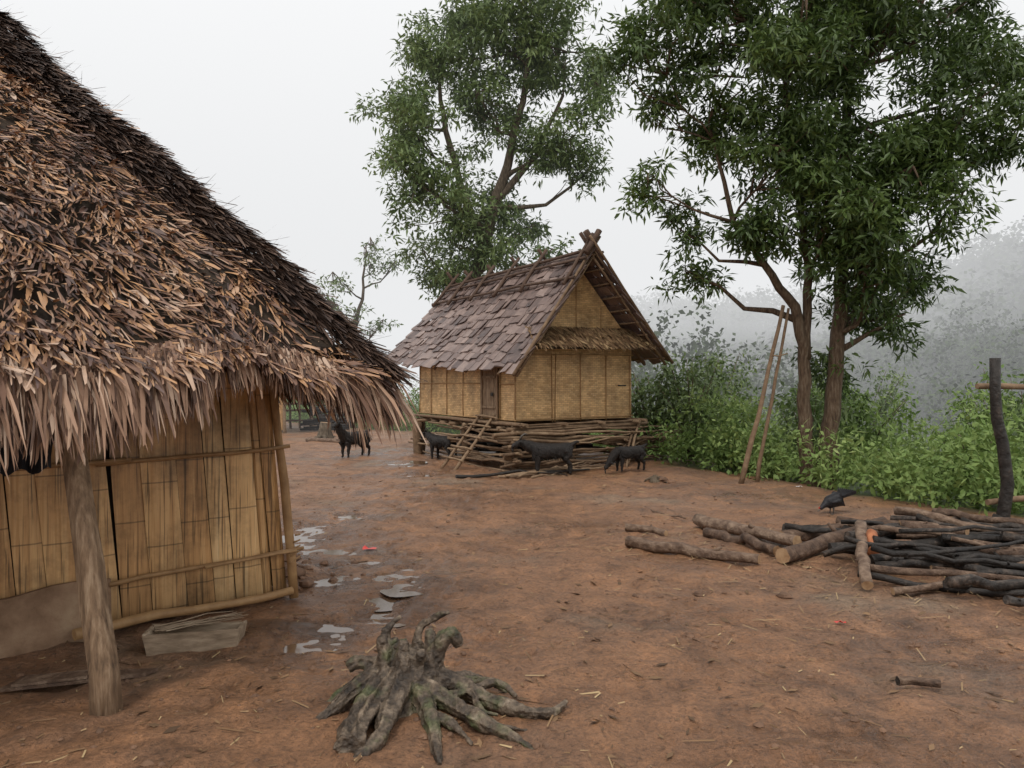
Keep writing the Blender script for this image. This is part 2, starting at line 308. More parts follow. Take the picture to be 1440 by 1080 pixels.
n=900; y=2.2+12*R.random(n)**1.3; x=(R.random(n)*2-1)*.7*y+.8; k=edge(x,y)<.3; x,y=x[k],y[k]; C=np.stack([x,y,H(x,y)+.008],1)
t=R.random(len(C))*6.28; d=np.stack([np.cos(t),np.sin(t),R.normal(size=len(C))*.15],1); w=np.stack([-np.sin(t),np.cos(t),R.normal(size=len(C))*.3],1); l=(.02+.035*R.random(len(C)))[:,None]
Vv=np.stack([C-d*l,C+w*l*.28,C+d*l,C-w*l*.28],1).reshape(-1,3); npmesh('fallen_leaves',Vv,np.arange(len(Vv)).reshape(-1,4),m_straw,R.random(len(C))*.55)
mb=MB()
def blob(mb,x,y,z,r,sx=1,sz=.6,rv=None):
    rv=R.random() if rv is None else rv; b=len(mb.v); n=7
    rings=[(-.6,.75),(0,1),(.6,.7),(.95,.25)]
    for (h,q) in rings:
        for k in range(n):
            a=2*math.pi*k/n; rr=r*q*(1+.25*R.normal()*.6); mb.v.append(Vector((x+math.cos(a)*rr*sx,y+math.sin(a)*rr,z+h*r*sz)))
    for i_ in range(3):
        for k in range(n):
            k2=(k+1)%n; mb.f.append((b+i_*n+k,b+i_*n+k2,b+i_*n+n+k2,b+i_*n+n+k)); mb.r.append(rv); mb.m.append(0)
    mb.f.append(tuple(b+3*n+k for k in range(n))); mb.r.append(rv); mb.m.append(0)
for k in range(3600):
    y=2.2+13*R.random()**1.4; x=(R.random()*2-1)*.72*y
    if edge(x,y)>.2: continue
    blob(mb,x,y,h1(x,y),.004+.022*R.random()**4)
for k in range(120):
    x=-1.9+R.normal()*.25; y=6.45+R.normal()*.22; blob(mb,x,y,h1(x,y),.01+.05*R.random()**2)
for (x,y,r) in [(1.4,5.9,.05),(2.0,5.85,.05),(1.1,4.9,.03),(-1.75,6.35,.09),(-1.6,6.15,.05),(-1.9,6.6,.12),(2.3,12.3,.09),(2.45,12.2,.07)]:
    blob(mb,x,y,h1(x,y)+r*.2,r,1.2)
mb.obj('mud_clods',m_stone,smooth=False)
def wrap(name,x,y,m,s=.03):
    mb=MB(); z=h1(x,y)+.01; G=[[Vector((x+s*(i-1.5)*.7+R.normal()*.004,y+s*(j-1)*.7+R.normal()*.004,z+abs(R.normal())*.012)) for i in range(4)] for j in range(3)]
    for j in range(2):
        for i_ in range(3): mb.poly([G[j][i_],G[j][i_+1],G[j+1][i_+1],G[j+1][i_]])
    mb.obj(name,m)
wrap('candy_wrapper',-1.33,7.45,m_wrap,.06); wrap('candy_wrapper.001',2.15,5.2,m_wrap,.03)
wrap('paper_scrap',-.83,3.75,m_white,.022); wrap('paper_scrap.001',3.3,5.0,m_white,.03); wrap('paper_scrap.002',4.15,11.5,m_white,.04)

# ------------------------------------------------------------ thatched hut
hut=empty('thatched_hut',(-2.0,3.7,0),math.atan2(.64,.77))
EZ=1.58; TP=.76; XC=1.62
def blades(P,d,lenr,wr,lift,mat,name,parent,Nrm,base_rnd=None,curve=.0):
    N=len(P); l=(lenr[0]+(lenr[1]-lenr[0])*R.random(N))[:,None]; w=(wr[0]+(wr[1]-wr[0])*R.random(N)**1.5)[:,None]
    side=unit(np.cross(d,Nrm)+R.normal(size=(N,3))*.3)
    lf=(lift*R.random(N)**1.5)[:,None]
    m_=P+d*l*.55+Nrm*lf*.6; t=P+d*l+Nrm*lf+np.array([0,0,-curve])*l
    tw=(.3+.7*R.random(N))[:,None]
    V=np.stack([P-side*w*.8,P+side*w*.8,m_+side*w,m_-side*w,t+side*w*tw,t-side*w*tw*.3-d*l*.08],1).reshape(-1,3)
    b=np.arange(N)[:,None]*6
    F=np.concatenate([b+np.array([[0,1,2,3]]),b+np.array([[3,2,4,5]])],0)
    r=R.random(N) if base_rnd is None else base_rnd
    return npmesh(name,V,F,mat,np.concatenate([r,r]),parent=parent)
cs=math.cos(math.atan(TP)); sn=math.sin(math.atan(TP))
nf=np.array([0,-sn,cs]); dn=np.array([0,-cs,-sn])
arch=lambda x:np.exp(-((x-.78)/.36)**2)
P=[];D=[];RR=[]
for s_ in np.arange(.03,4.25,.06):
    x1=XC-.36*s_; n=int((x1+3.2)/.0135); x=-3.2+(x1+3.2)*R.random(n); ss=s_+R.normal(size=n)*.035
    ss=np.maximum(ss,.16*arch(x)+.0)
    lump=vn(x*1.0,ss,3.5,7)*.09+vn(x,ss,1.1,8)*.10+vn(x,ss,9,18)*.04
    P.append(np.stack([x,ss,EZ+TP*ss+.03+lump],1))
    nearhip=np.exp(-((x1-x)/.8)**2)
    sw=vn(x,ss,1.8,31)*.7+vn(x,ss,7,32)*.5
    D.append(unit(dn+np.stack([R.normal(size=n)*.24+.28*nearhip+.02+sw,R.normal(size=n)*.03,R.normal(size=n)*.06],1)))
    RR.append(np.clip(.47+vn(x,ss,1.6,11)*.5+vn(x,ss,9,12)*.5+R.normal(size=n)*.28,0,1))
P=np.concatenate(P);D=np.concatenate(D);RR=np.concatenate(RR)
blades(P,D,(.07,.20),(.004,.013),.075,m_thatch,'thatch',hut,nf,RR)
k=R.random(len(P))<.035; blades(P[k],D[k],(.10,.22),(.008,.02),.12,m_thatch,'thatch_broad',hut,nf,np.clip(RR[k]+.25,0,1))
apex=np.array([.12,4.2,EZ+TP*4.2]); c0=np.array([XC,0,EZ]); c1=np.array([XC,8.4,EZ])
def tri_blades(A,B,C,n,name,mat=m_thatch):
    u=np.sqrt(R.random(n))[:,None]; v=R.random(n)[:,None]; Pp=A*(1-u)+u*(B*(1-v)+C*v)
    nn=np.cross(B-A,C-A); nn/=np.linalg.norm(nn); nn=nn if nn[2]>0 else -nn
    dd=np.array([nn[0]*nn[2],nn[1]*nn[2],-(nn[0]**2+nn[1]**2)]); dd/=np.linalg.norm(dd)
    blades(Pp+nn*.03,unit(dd+R.normal(size=(n,3))*.12),(.2,.4),(.01,.02),.06,mat,name,hut,nn)
tri_blades(apex,c0,c1,9000,'thatch_end')
bl=np.array([-3.2,8.4,EZ]); br=np.array([-3.2,4.2,apex[2]])
tri_blades(apex,c1,bl,5000,'thatch_back'); tri_blades(bl,apex,br,4000,'thatch_back_upper')
n=12000; s_=R.random(n)**.8*4.3; wd=.09+.12*s_
off=R.random(n); x=XC+.05-.36*s_-wd*off; hgt=.04+.09*np.sin(np.pi*np.clip(off,0,1))+.03*s_/4+vn(s_,off,3,5)*.12+vn(s_,off,9,6)*.05
P=np.stack([x,s_,EZ+TP*s_+hgt],1)
hd=unit(np.array([.36,-1.,-TP])); D=unit(hd+np.stack([R.normal(size=n)*.16+.02,R.normal(size=n)*.10,R.normal(size=n)*.10],1))
blades(P,D,(.14,.30),(.005,.014),.05,m_thatchd,'hip_capping',hut,unit(np.array([.25,-.55,.8])))
n=160; s_=R.random(n)*4.2; P=np.stack([XC+.03-.36*s_-.05,s_,EZ+TP*s_+.12],1)
D=unit(np.stack([.5+R.normal(size=n)*.3,-.3+R.normal(size=n)*.5,.0+R.normal(size=n)*.3],1)); blades(P,D,(.1,.26),(.0012,.0025),.02,m_thatchd,'hip_wisps',hut,nf)
n=7200; x=-3.2+(XC+3.26)*R.random(n); lay=R.random(n); ar=arch(x)
P=np.stack([x,.02+lay*.16+R.normal(size=n)*.02+.14*ar,EZ+.02+lay*.13+vn(x,x,2.2,3)*.05+.13*ar],1)
D=unit(np.stack([R.normal(size=n)*.16+.03+.20*np.exp(-((XC-x)/.5)**2),-.36+R.normal(size=n)*.16,-.88+R.normal(size=n)*.1],1))
ln=(.62+1.05*(vn(x,x*0,2.6,14)+.5)+.8*vn(x,x*0,11,15))*(1-.5*ar)*np.where(x>XC-.5,.8,1)
blades(P,D*ln[:,None],(.10,.33),(.003,.014),.03,m_fringe,'eave_fringe',hut,np.array([0,-.8,.2]),curve=.15)
n=900; y_=R.random(n)*8.3; P=np.stack([XC+.02+R.normal(size=n)*.03,y_,np.full(n,EZ+.05)+R.normal(size=n)*.03],1)
D=unit(np.stack([.25+R.normal(size=n)*.12,R.normal(size=n)*.15-.2*(y_<.6),-.85+R.normal(size=n)*.1],1)); blades(P,D,(.12,.25),(.006,.014),.03,m_thatchd,'end_fringe',hut,np.array([.8,0,.2]),curve=.15)
mb=MB()
def slab(A,B,C,D_,t=.03):
    mb.hexa([A-np.array([0,0,t+.03]),B-np.array([0,0,t+.03]),C-np.array([0,0,t+.03]),D_-np.array([0,0,t+.03]),A-np.array([0,0,.0]),B,C,D_])
A=lambda *q:np.array(q,float)
slab(A(-3.2,.28,EZ+.21),A(XC-.16,.28,EZ+.21),apex+A(0,-.02,0),A(-3.2,4.18,apex[2]))
slab(A(XC-.08,.15,EZ+.05),A(XC-.08,8.35,EZ+.05),apex+A(.02,.01,-.01),apex+A(.02,-.01,-.01))
slab(A(-3.2,8.38,EZ),A(-3.2,4.22,apex[2]),apex+A(0,.02,0),A(XC-.06,8.38,EZ))
mb.obj('light_block_slab',m_under,hut)  # dark slab added beneath the thatch so no light leaks through
mb=MB()
for x in np.arange(-3,1.4,.45): 
    ytop=min(4.1,(XC-.05-x)/.4-.05); ytop=max(ytop,.5); mb.crook((x,.28,EZ+.08),(x,ytop,EZ+TP*ytop-.10),.022,.02,4,.01,rv=.3)
mb.crook((-3.2,.34,EZ+.10),(XC-.2,.34,EZ+.10),.035,.03,8,.012); mb.crook((-3.2,.8,EZ+.42),(1.2,.8,EZ+.42),.025,.02,8,.01)
mb.obj('rafters',m_pole,hut,True)
mb=MB(); x=-3.2
def roofz(x,y): return min(EZ+TP*y,EZ+(1.85-x)*1.9)-.10
def slat(mb,a,b,y,zt0,zt1,zb=.02,sh=-.08,axis_='x',rv=None):
    dy=R.normal()*.010; rv=R.random() if rv is None else rv
    b0=len(mb.v); cols=5; tl=R.normal()*.018
    for j in range(2):
        for c in range(cols):
            u=c/(cols-1); px=a+(b-a)*u; bow=.016*math.sin(math.pi*u)+.004*R.normal()
            z=zb if j==0 else (zt0+(zt1-zt0)*u)
            xx=px+sh*z+tl*j
            mb.v.append(Vector((xx,y+dy-bow,z)) if axis_=='x' else Vector((y+dy+bow+sh*z,px+tl*j,z)))
    for c in range(cols-1):
        mb.f.append((b0+c,b0+c+1,b0+cols+c+1,b0+cols+c)); mb.r.append(rv); mb.m.append(0)
while x<1.60:
    w=.06+.17*R.random(); b=min(x+w,1.63)
    slat(mb,x,b-.004,1.40+(.012 if R.random()<.4 else 0),roofz(x,1.4),roofz(b,1.4)); x=b
y=1.42
while y<6.9:
    w=.12+.14*R.random(); slat(mb,y,y+w-.006,1.63,roofz(1.63,min(y,8.4-y)),roofz(1.63,min(y,8.4-y)),axis_='y'); y+=w
x=-3.2
while x<1.6:
    w=.16; slat(mb,x,x+w-.006,6.95,2.3,2.3) if x<1.0 else slat(mb,x,x+w-.006,6.95,1.8,1.8); x+=w
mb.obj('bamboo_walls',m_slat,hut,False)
mb=MB(); mb.box(-3.2,1.45,1.47,1.49,0,1.75); mb.box(1.38,1.40,1.5,6.9,0,1.6); mb.obj('interior_shade_sheet',m_under,hut)  # near-black sheets behind the slats stand in for the shade inside
mb=MB()
mb.crook((-3.2,1.33,1.04),(.55,1.34,1.08),.018,.016,10,.008,rv=.1); mb.crook((.35,1.35,1.06),(1.62,1.34,1.11),.016,.013,6,.008,rv=.15)
mb.crook((.42,1.34,.30),(1.72,1.33,.36),.016,.013,6,.010,rv=.2); mb.crook((1.0,1.30,.33),(1.66,1.31,.35),.012,.01,4,.01,rv=.4)
mb.crook((.2,1.22,.06),(1.62,1.30,.07),.035,.028,6,.012,rv=.35)
mb.crook((1.66,1.36,0),(1.50,1.38,1.75),.035,.03,6,.008,rv=.4)
for k in range(5): mb.crook((1.61+.012*k,1.33,.26+.05*k),(1.70,1.34,.30+.04*k),.007,.006,3,.004,rv=.2)
mb.obj('lashing_poles',m_polebam,hut,True)
mb=MB(); n=26
for k in range(n):
    a0=-2.4+k*(2.83/n); a1=a0+2.83/n; z0,z1=[.33+.02*math.sin(q*3.1)+.012*math.sin(q*11) for q in (a0,a1)]
    y0,y1=[1.31+.01*math.sin(q*5) for q in (a0,a1)]
    mb.hexa([(a0,y0,-.05),(a1,y1,-.05),(a1,1.345,-.05),(a0,1.345,-.05),(a0,y0+.02,z0),(a1,y1+.02,z1),(a1,1.36,z1),(a0,1.36,z0)],rv=.5)
mb.obj('mud_skirt',m_mudw,hut)
mb=MB(); w2l=lambda x,y:((x+2)*.769+(y-3.7)*.639,-(x+2)*.639+(y-3.7)*.769)
bx_,by_=w2l(-1.94,3.80); tx_,ty_=w2l(-2.18,3.88)
mb.tube([(bx_,by_,-.1),(bx_-.01,by_,.2),(bx_*.72+tx_*.28,by_*.7+ty_*.3,.5),(bx_*.62+tx_*.38,by_*.6+ty_*.4,.7),(bx_*.45+tx_*.55,by_*.5+ty_*.5,.9),(bx_*.2+tx_*.8+.01,ty_,1.25),(tx_,ty_,1.72)],[.074,.066,.063,.061,.055,.052,.045],18,.03,flute=.05)
mb.obj('veranda_post',m_post,hut,True)
def cloth(name,x,y,zt,zb,w):
    mb=MB(); nx_,nz_=14,10; G=[[Vector((x+w*(i/nx_-.5)*(1+.25*math.sin(j*.5)),y+.03*math.sin(i*1.3+j*.2)+.01*R.normal(),zt+(zb-zt)*j/nz_+.02*math.sin(i*1.1)*(j/nz_))) for i in range(nx_+1)] for j in range(nz_+1)]
    for j in range(nz_):
        for i_ in range(nx_): mb.poly([G[j][i_],G[j][i_+1],G[j+1][i_+1],G[j+1][i_]])
    mb.obj(name,m_cloth,hut,True)
cloth('hanging_cloth',-.16,.62,1.75,1.12,.38); cloth('hanging_cloth_small',.13,.7,1.75,1.26,.10)

mb=MB()
def trough():
    a=[(-.25,-.10),(.24,-.06),(.25,.10),(-.26,.09)]
    for i_ in range(4):
        p0=a[i_]; p1=a[(i_+1)%4]; P0=Vector((*p0,-.02)); P1=Vector((*p1,-.02)); T0=Vector((p0[0]*1.1,p0[1]*1.1,.115)); T1=Vector((p1[0]*1.1,p1[1]*1.1,.125))
        I=lambda v:Vector((v.x*.93,v.y*.80,v.z))
        mb.hexa([P0,P1,I(P1),I(P0),T0,T1,I(T1),I(T0)],rv=.3+.2*i_)
    mb.hexa([(-.22,-.07,.0),(.22,-.03,.0),(.22,.08,.0),(-.22,.07,.0),(-.22,-.07,.02),(.22,-.03,.02),(.22,.08,.02),(-.22,.07,.02)])
    for k in range(22): 
        mb.crook((-.26+R.random()*.15,-.02+R.random()*.1,.10+R.random()*.02),(.05+.24*R.random(),.0+R.random()*.12,.12+.07*R.random()),.005,.002,3,.008,4,rv=.2+.6*R.random())
trough(); o=mb.obj('wooden_trough',m_grey); o.location=(-1.9,4.78,h1(-1.9,4.78)+.005); o.rotation_euler=(0,0,.12)
mb=MB(); mb.hexa([(-.36,-.08,0),(.33,-.03,0),(.38,.05,0),(-.28,.10,0),(-.36,-.08,.015),(.33,-.03,.02),(.38,.05,.015),(-.28,.10,.02)]); mb.hexa([(-.30,-.07,.016),(.05,-.05,.021),(.04,.06,.022),(-.26,.05,.018),(-.30,-.07,.03),(.05,-.05,.035),(.04,.06,.035),(-.26,.05,.03)])
o=mb.obj('wood_plank',m_log); o.location=(-2.3,4.22,h1(-2.3,4.22)+.02); o.rotation_euler=(0,0,.25)

# ------------------------------------------------------------ granary on stilts
gr=empty('stilt_granary',(.06,14.0,0),math.atan2(.53,.848))
W_,L_g=2.65,3.9; RX=1.325; FZ=.84
rz=lambda y:3.90-.026*(y+.55)
lez=lambda y:1.72+.045*(y+.55)+ (.12*max(0,y-4.3))
rez=lambda y:1.95
Y0,Y1=-.55,4.94
def rp(side,u,y,off=0):
    if side<0: a=Vector((-.32,y,lez(y))); 
    else: a=Vector((3.1,y,rez(y)))
    b=Vector((RX,y,rz(y))); d=b-a; nn=Vector((-d.z*(1 if side<0 else -1),0,abs(d.x))).normalized()
    sag=-.05*math.sin(math.pi*u)
    return a+d*u+nn*(off+sag)
mb=MB(); rows=12
for side in (-1,1):
    for r_ in range(rows):
        u0=r_/rows-.03; u1=(r_+1.45)/rows; u1=min(u1,1.01); y=Y0-.05*R.random()
        while y<Y1:
            w=.12+.20*R.random(); ya,yb=y+.005,min(y+w,Y1+.05)-.005; du=R.normal()*.014; o1=.045+R.random()*.028; o2=.012+.004*R.random()
            tw=R.normal()*.012
            P=[rp(side,u0+du,ya,o1-.016+tw),rp(side,u0+du+R.normal()*.01,yb,o1-.016-tw),rp(side,u1,yb,o2-.012),rp(side,u1,ya,o2-.012)]
            Q=[rp(side,u0+du,ya,o1+tw),rp(side,u0+du+R.normal()*.008,yb,o1-tw),rp(side,u1,yb,o2+.002),rp(side,u1,ya,o2+.002)]
            mb.hexa(P+Q,rv=float(np.clip(.5+.28*R.normal(),0,1))); y+=w
mb.obj('roof_shingles',m_shingle,gr)
mb=MB()
for side in (-1,1):
    for u in np.linspace(.03,.97,9): mb.crook(rp(side,u,Y0+.02,-.035),rp(side,u,Y1-.03,-.035),.018,.016,6,.005,6,rv=.7)
    for y in (Y0+.06,.1,1.3,2.6,3.9,Y1-.1): mb.crook(rp(side,-.02,y,-.075),rp(side,1.0,y,-.075),.028,.024,4,.006,6,rv=.5)
    mb.crook(rp(side,-.04,Y0-.02,.02),rp(side,1.10,Y0-.02-.03*side,.03),.030,.026,5,.008,8,rv=.35)
    mb.crook(rp(side,-.01,Y0+.02,.0),rp(side,1,Y0+.02,.0),.022,.02,4,.004,6,rv=.3)
mb.obj('rafters',m_pole,gr,True)
mb=MB()
for u,r_ in ((.97,.035),(.90,.028),(.74,.030)): mb.crook(rp(-1,u,Y0-.05,.10),rp(-1,u-.01,Y1+.05,.09),r_,r_*.8,9,.010,7,rv=.35)
mb.crook(rp(1,.95,Y0-.05,.09),rp(1,.95,Y1+.05,.09),.028,.022,9,.01,7)
for y in (Y0+.12,1.0,2.0,3.0,4.0,4.75):
    e_=.08+.06*R.random()
    mb.crook(rp(-1,.68,y,.13),rp(-1,1+e_,y+.05,.10),.035,.034,4,.008,6,rv=.5); mb.crook(rp(1,.72,y+.1,.12),rp(1,1+e_*1.1,y+.12,.10),.034,.034,4,.008,6,rv=.4)
mb.crook(rp(-1,.93,Y0-.02,.12),rp(-1,1.12,Y0-.02,.12),.06,.055,3,.004,8,rv=.4); mb.crook(rp(1,.9,Y0+.08,.10),rp(1,1.13,Y0+.08,.10),.06,.055,3,.004,8,rv=.4)
mb.obj('ridge_poles',m_ridge,gr,True)
mb=MB()
topL=2.02; topR=2.28
mb.hexa([(0,0,FZ),(W_,0,FZ),(W_,.03,FZ),(0,.03,FZ),(0,0,topL),(W_,0,topR),(W_,.03,topR),(0,.03,topL)])
for yy in (0,L_g):
    mb.v+= [Vector((0.0,yy+.0,topL+.002)),Vector((W_,yy,topR+.002)),Vector((RX,yy,3.72))]; b=len(mb.v); mb.f.append((b-3,b-2,b-1)); mb.r.append(.5); mb.m.append(0)
mb.hexa([(0,.032,FZ),(.03,.032,FZ),(.03,L_g,FZ),(0,L_g,FZ),(0,.032,topL+.05),(.03,.032,topL+.05),(.03,L_g,topL+.2),(0,L_g,topL+.2)])
mb.hexa([(W_-.03,.032,FZ),(W_,.032,FZ),(W_,L_g,FZ),(W_-.03,L_g,FZ),(W_-.03,.032,topR),(W_,.032,topR),(W_,L_g,topR),(W_-.03,L_g,topR)])
mb.box(.032,W_-.032,L_g-.03,L_g-.001,FZ,topL+.1)
mb.obj('woven_walls',m_weave,gr)
mb=MB()
for x in (.0,.78,.84,1.42,2.02,2.62): mb.crook((x,-.015,FZ-.03),(x+R.normal()*.02,-.015,2.05),.010,.009,4,.004,6,rv=.5)
for z in (FZ+.02,2.02): mb.crook((-.03,-.018,z),(W_+.03,-.018,z+.02),.011,.010,6,.004,6,rv=.5)
for y in (.0,.5,1.12,1.2,1.9,2.6,3.3,3.88): mb.crook((-.015,y,FZ-.03),(-.015,y+R.normal()*.02,2.05),.010,.009,4,.004,6,rv=.5)
for z in (FZ+.02,1.5): mb.crook((-.02,-.03,z),(-.02,.55,z),.012,.011,3,.003,6,rv=.6); mb.crook((-.02,1.15,z),(-.02,L_g+.03,z),.012,.011,6,.004,6,rv=.6)
for x,zt in ((.75,2.95),(1.32,3.6),(1.9,2.95)): mb.crook((x,-.015,2.4),(x,-.015,zt),.009,.008,3,.003,6,rv=.6)
mb.obj('wall_battens',m_polebam,gr,True)
mb=MB()
for k in range(4): mb.box(-.035,-.012,.56+k*.14,.56+k*.14+.134,FZ+.03,1.80,rv=.2+.15*k)
mb.box(-.06,-.036,.53,.58,FZ,1.84,rv=.1); mb.box(-.06,-.036,1.09,1.14,FZ,1.84,rv=.1); mb.box(-.062,-.036,.6,1.07,1.60,1.64,rv=.2); mb.box(-.062,-.036,.6,1.07,1.05,1.09,rv=.2)
mb.obj('door',m_post,gr)
mb=MB(); mb.box(-.075,-.064,.66,.74,1.28,1.34,rv=.1); mb.box(2.3,2.5,-.03,-.02,1.45,1.475,rv=.1); mb.obj('door_latch',m_char,gr)
mb=MB(); mb.hexa([(.05,-.50,2.10),(2.80,-.50,2.16),(2.5,0,2.48),(.35,0,2.45),(.05,-.50,2.17),(2.80,-.50,2.23),(2.5,0,2.55),(.35,0,2.52)],rv=.3); mb.obj('awning_board',m_under,gr)
n=2600; x=.05+2.75*R.random(n); v=R.random(n); P=np.stack([x*(1-v*.1)+.12*v,-.50+v*.45,2.19+v*.34+.02*(x-1)*.5+.03*R.random(n)],1)
blades(P,unit(np.stack([R.normal(size=n)*.15,-.8+R.normal(size=n)*.05,-.55+R.normal(size=n)*.1],1)),(.10,.24),(.006,.018),.02,m_straw,'awning_thatch',gr,np.array([0,-.5,.8]),np.clip(.45+R.normal(size=n)*.2,0,1))
mb=MB()
for k in range(10): y=-.12+k*.44; mb.crook((-.22+R.normal()*.05,y,.71),(W_+.25+R.normal()*.08,y,.73),.035,.03,5,.008,7)
for x in (0.05,.9,1.75,2.6): mb.crook((x,-.30,.78),(x,L_g+.2,.79),.035,.03,5,.008,7)
for x in (-.12,-.06,W_+.08): mb.crook((x,-.35,.80),(x,L_g+.25,.80),.03,.028,5,.008,7)
for k in range(5): mb.crook((-.15,-.12-.03*(k%3),.66+.035*(k%4)),(W_+.15,-.12,.68+.035*(k%4)),.018,.016,5,.01,6)
for (x,y) in ((0.02,.02),(W_,.02),(0.02,1.9),(W_,1.9),(.02,3.85),(W_,3.85),(1.3,0.1)): mb.crook((x,y,-.25),(x+R.normal()*.02,y,.72),.075,.065,5,.01,10,rv=.5)
mb.crook((-.12,3.75,-.2),(-.14,3.7,.72),.12,.10,5,.01,10,rv=.35)
mb.obj('stilts_and_platform',m_pole,gr,True)
mb=MB()
for k in range(17):
    z=.08+.56*(k/16)+R.normal()*.03; a_=-.35+R.normal()*.2; b_=W_+.2+abs(R.normal())*.5
    mb.crook((a_,-.14-.16*R.random(),z+R.normal()*.08),(b_,-.12-.18*R.random(),z+R.normal()*.09),.022+.014*R.random(),.014,9,.028,7)
for k in range(13):
    z=.08+.56*(k/12); mb.crook((-.10-.1*R.random(),-.3+R.normal()*.1,z+R.normal()*.06),(-.10-.1*R.random(),3.0+R.normal()*.5,z+R.normal()*.08),.026,.018,9,.028,7)
for k in range(9): mb.crook((W_+.12,-.2,.1+.07*k),(W_+.12,3.8,.1+.07*k+R.normal()*.04),.026,.02,8,.02,7)
for k in range(18):
    mb.crook((1.6+R.random(),-.35+R.random()*.3,.2+.35*R.random()),(3.2+R.random()*1.3,-.3+.8*R.random(),.12+.5*R.random()),.022,.009,8,.04,7)
mb.crook((2.1,-.5,-.05),(2.75,-.15,.8),.03,.025,5,.01,7); mb.crook((1.9,-.75,-.05),(2.5,-.2,.6),.022,.02,5,.01,7)
for k in range(9): mb.crook((-1.0+R.random()*1.2,-1.1+R.normal()*.15,.03),(1.2+R.random(),-.6+R.normal()*.15,.04+.06*R.random()),.022,.012,8,.03,7)
mb.obj('log_cribbing',m_pole,gr,True)
mb=MB()
for yy in (.62,1.12): mb.crook((-.95,yy-.12,-.03),(-.05,yy+.02,.93),.030,.026,4,.006,8,rv=.7)
for t in (.16,.36,.56,.76,.92): mb.crook((-.97+.92*t,.42,-.0+.96*t),(-.97+.92*t,1.20,.0+.96*t+.02),.020,.018,3,.004,7,rv=.8)
mb.obj('ladder',m_pole,gr,True)
mb=MB(); 
for k in range(26): mb.crook((.25+R.random()*.4,.3+R.random()*3.2,.08+R.random()*.5),(1.8+R.random()*.6,.3+R.random()*3.2,.1+R.random()*.45),.05,.04,3,.02,7)
mb.obj('stored_wood',m_char,gr,True)
mb=MB(); mb.crook((-.9,12.75,h1(-.9,12.75)+.03),(1.3,13.35,.07),.03,.015,9,.03); mb.crook((.2,13.05,.05),(.9,12.85,.03),.014,.006,5,.02); mb.obj('fallen_branch',m_char,None,True)

# ------------------------------------------------------------ trees
def build_tree(name,trunks,lobes,leafmat,barkmat,sub,ros,nl,cr,Ls,Ws,ydep,seed,limb_r=.09,twigs=9,subr=.20):
    global R
    R=np.random.default_rng(seed); root=empty(name,tuple(trunks[0][0][0])); base=Vector(trunks[0][0][0])
    mb=MB(); nodes=[]
    for pts,rad in trunks:
        P=[Vector(p)-base for p in pts]
        Pn=[];Rn=[]
        for i_ in range(len(P)-1):
            for t in (0,.25,.5,.75): Pn.append(P[i_].lerp(P[i_+1],t)+Vector(R.normal(size=3))*.02); Rn.append(rad[i_]*(1-t)+rad[i_+1]*t)
        Pn.append(P[-1]); Rn.append(rad[-1]); mb.tube(Pn,Rn,14,.03,flute=.06)
        nodes+= [(p,r) for p,r in zip(Pn,Rn)][4:]
    for k in range(6):
        a=k*1.05+R.random()*.4; r0=trunks[0][1][0]; mb.tube([Vector((0,0,.28)),Vector((math.cos(a)*r0*1.2,math.sin(a)*r0*1.2,.2)),Vector((math.cos(a)*r0*2.6,math.sin(a)*r0*2.6,.1))],[r0*.6,r0*.42,r0*.15],8,.06)
    C=[];CR=[]
    for (x,z,r,*yo) in lobes:
        c=Vector((x,base.y+(yo[0] if yo else R.uniform(-ydep,ydep)),z))-base
        best=min(nodes,key=lambda q:(q[0]-c).length+2.5*max(0,q[0].z-(c.z-.35*(Vector((q[0].x-c.x,q[0].y-c.y)).length)-.2)))
        a=best[0]; r0=min(best[1]*.75,limb_r); mid=a.lerp(c,.5)+Vector((0,0,-.12*(c-a).length))+Vector(R.normal(size=3))*.08
        LP=[a,a.lerp(mid,.5)+Vector(R.normal(size=3))*.04,mid,mid.lerp(c,.5)+Vector(R.normal(size=3))*.05,c,c+(c-mid).normalized()*r*.5]
        mb.tube(LP,[r0,r0*.8,r0*.6,r0*.45,r0*.3,r0*.12],7,.05)
        n=max(3,int(sub*(r+.12)**2))
        d=unit(R.normal(size=(n,3))); rad_=r*(.25+.77*R.random(n)**.5)
        rad_=rad_*(1+.30*np.sin(d[:,0]*5+x*3)*np.cos(d[:,2]*4+z*2))
        cc=np.array(c)+d*rad_[:,None]*np.array([1,.95,.85])
        sc=np.repeat(cc,ros,0); o=R.normal(size=sc.shape)*subr*np.array([1,1,.75]); C.append(sc+o); CR.append(np.clip(np.repeat(R.random(n),ros)*.6+.4*R.random(len(sc)),0,1))
        for k in range(int(twigs*max(r,.6))):
            e_=Vector(cc[R.integers(n)]); s0=LP[R.integers(2,6)]; m_=s0.lerp(e_,.5)+Vector(R.normal(size=3))*.08+Vector((0,0,-.05)); mb.tube([s0,m_,e_],[.018*r+.006,.011,.004],5)
    C=np.concatenate(C); CR=np.concatenate(CR)
    V,F,r=leaf_arrays(C,nl,cr,Ls,Ws,.45,.7,1.6,CR)
    print(name,len(F))
    mb.obj('trunk_and_limbs',barkmat,root,True)
    npmesh('foliage',V,F,leafmat,r,parent=root); return root

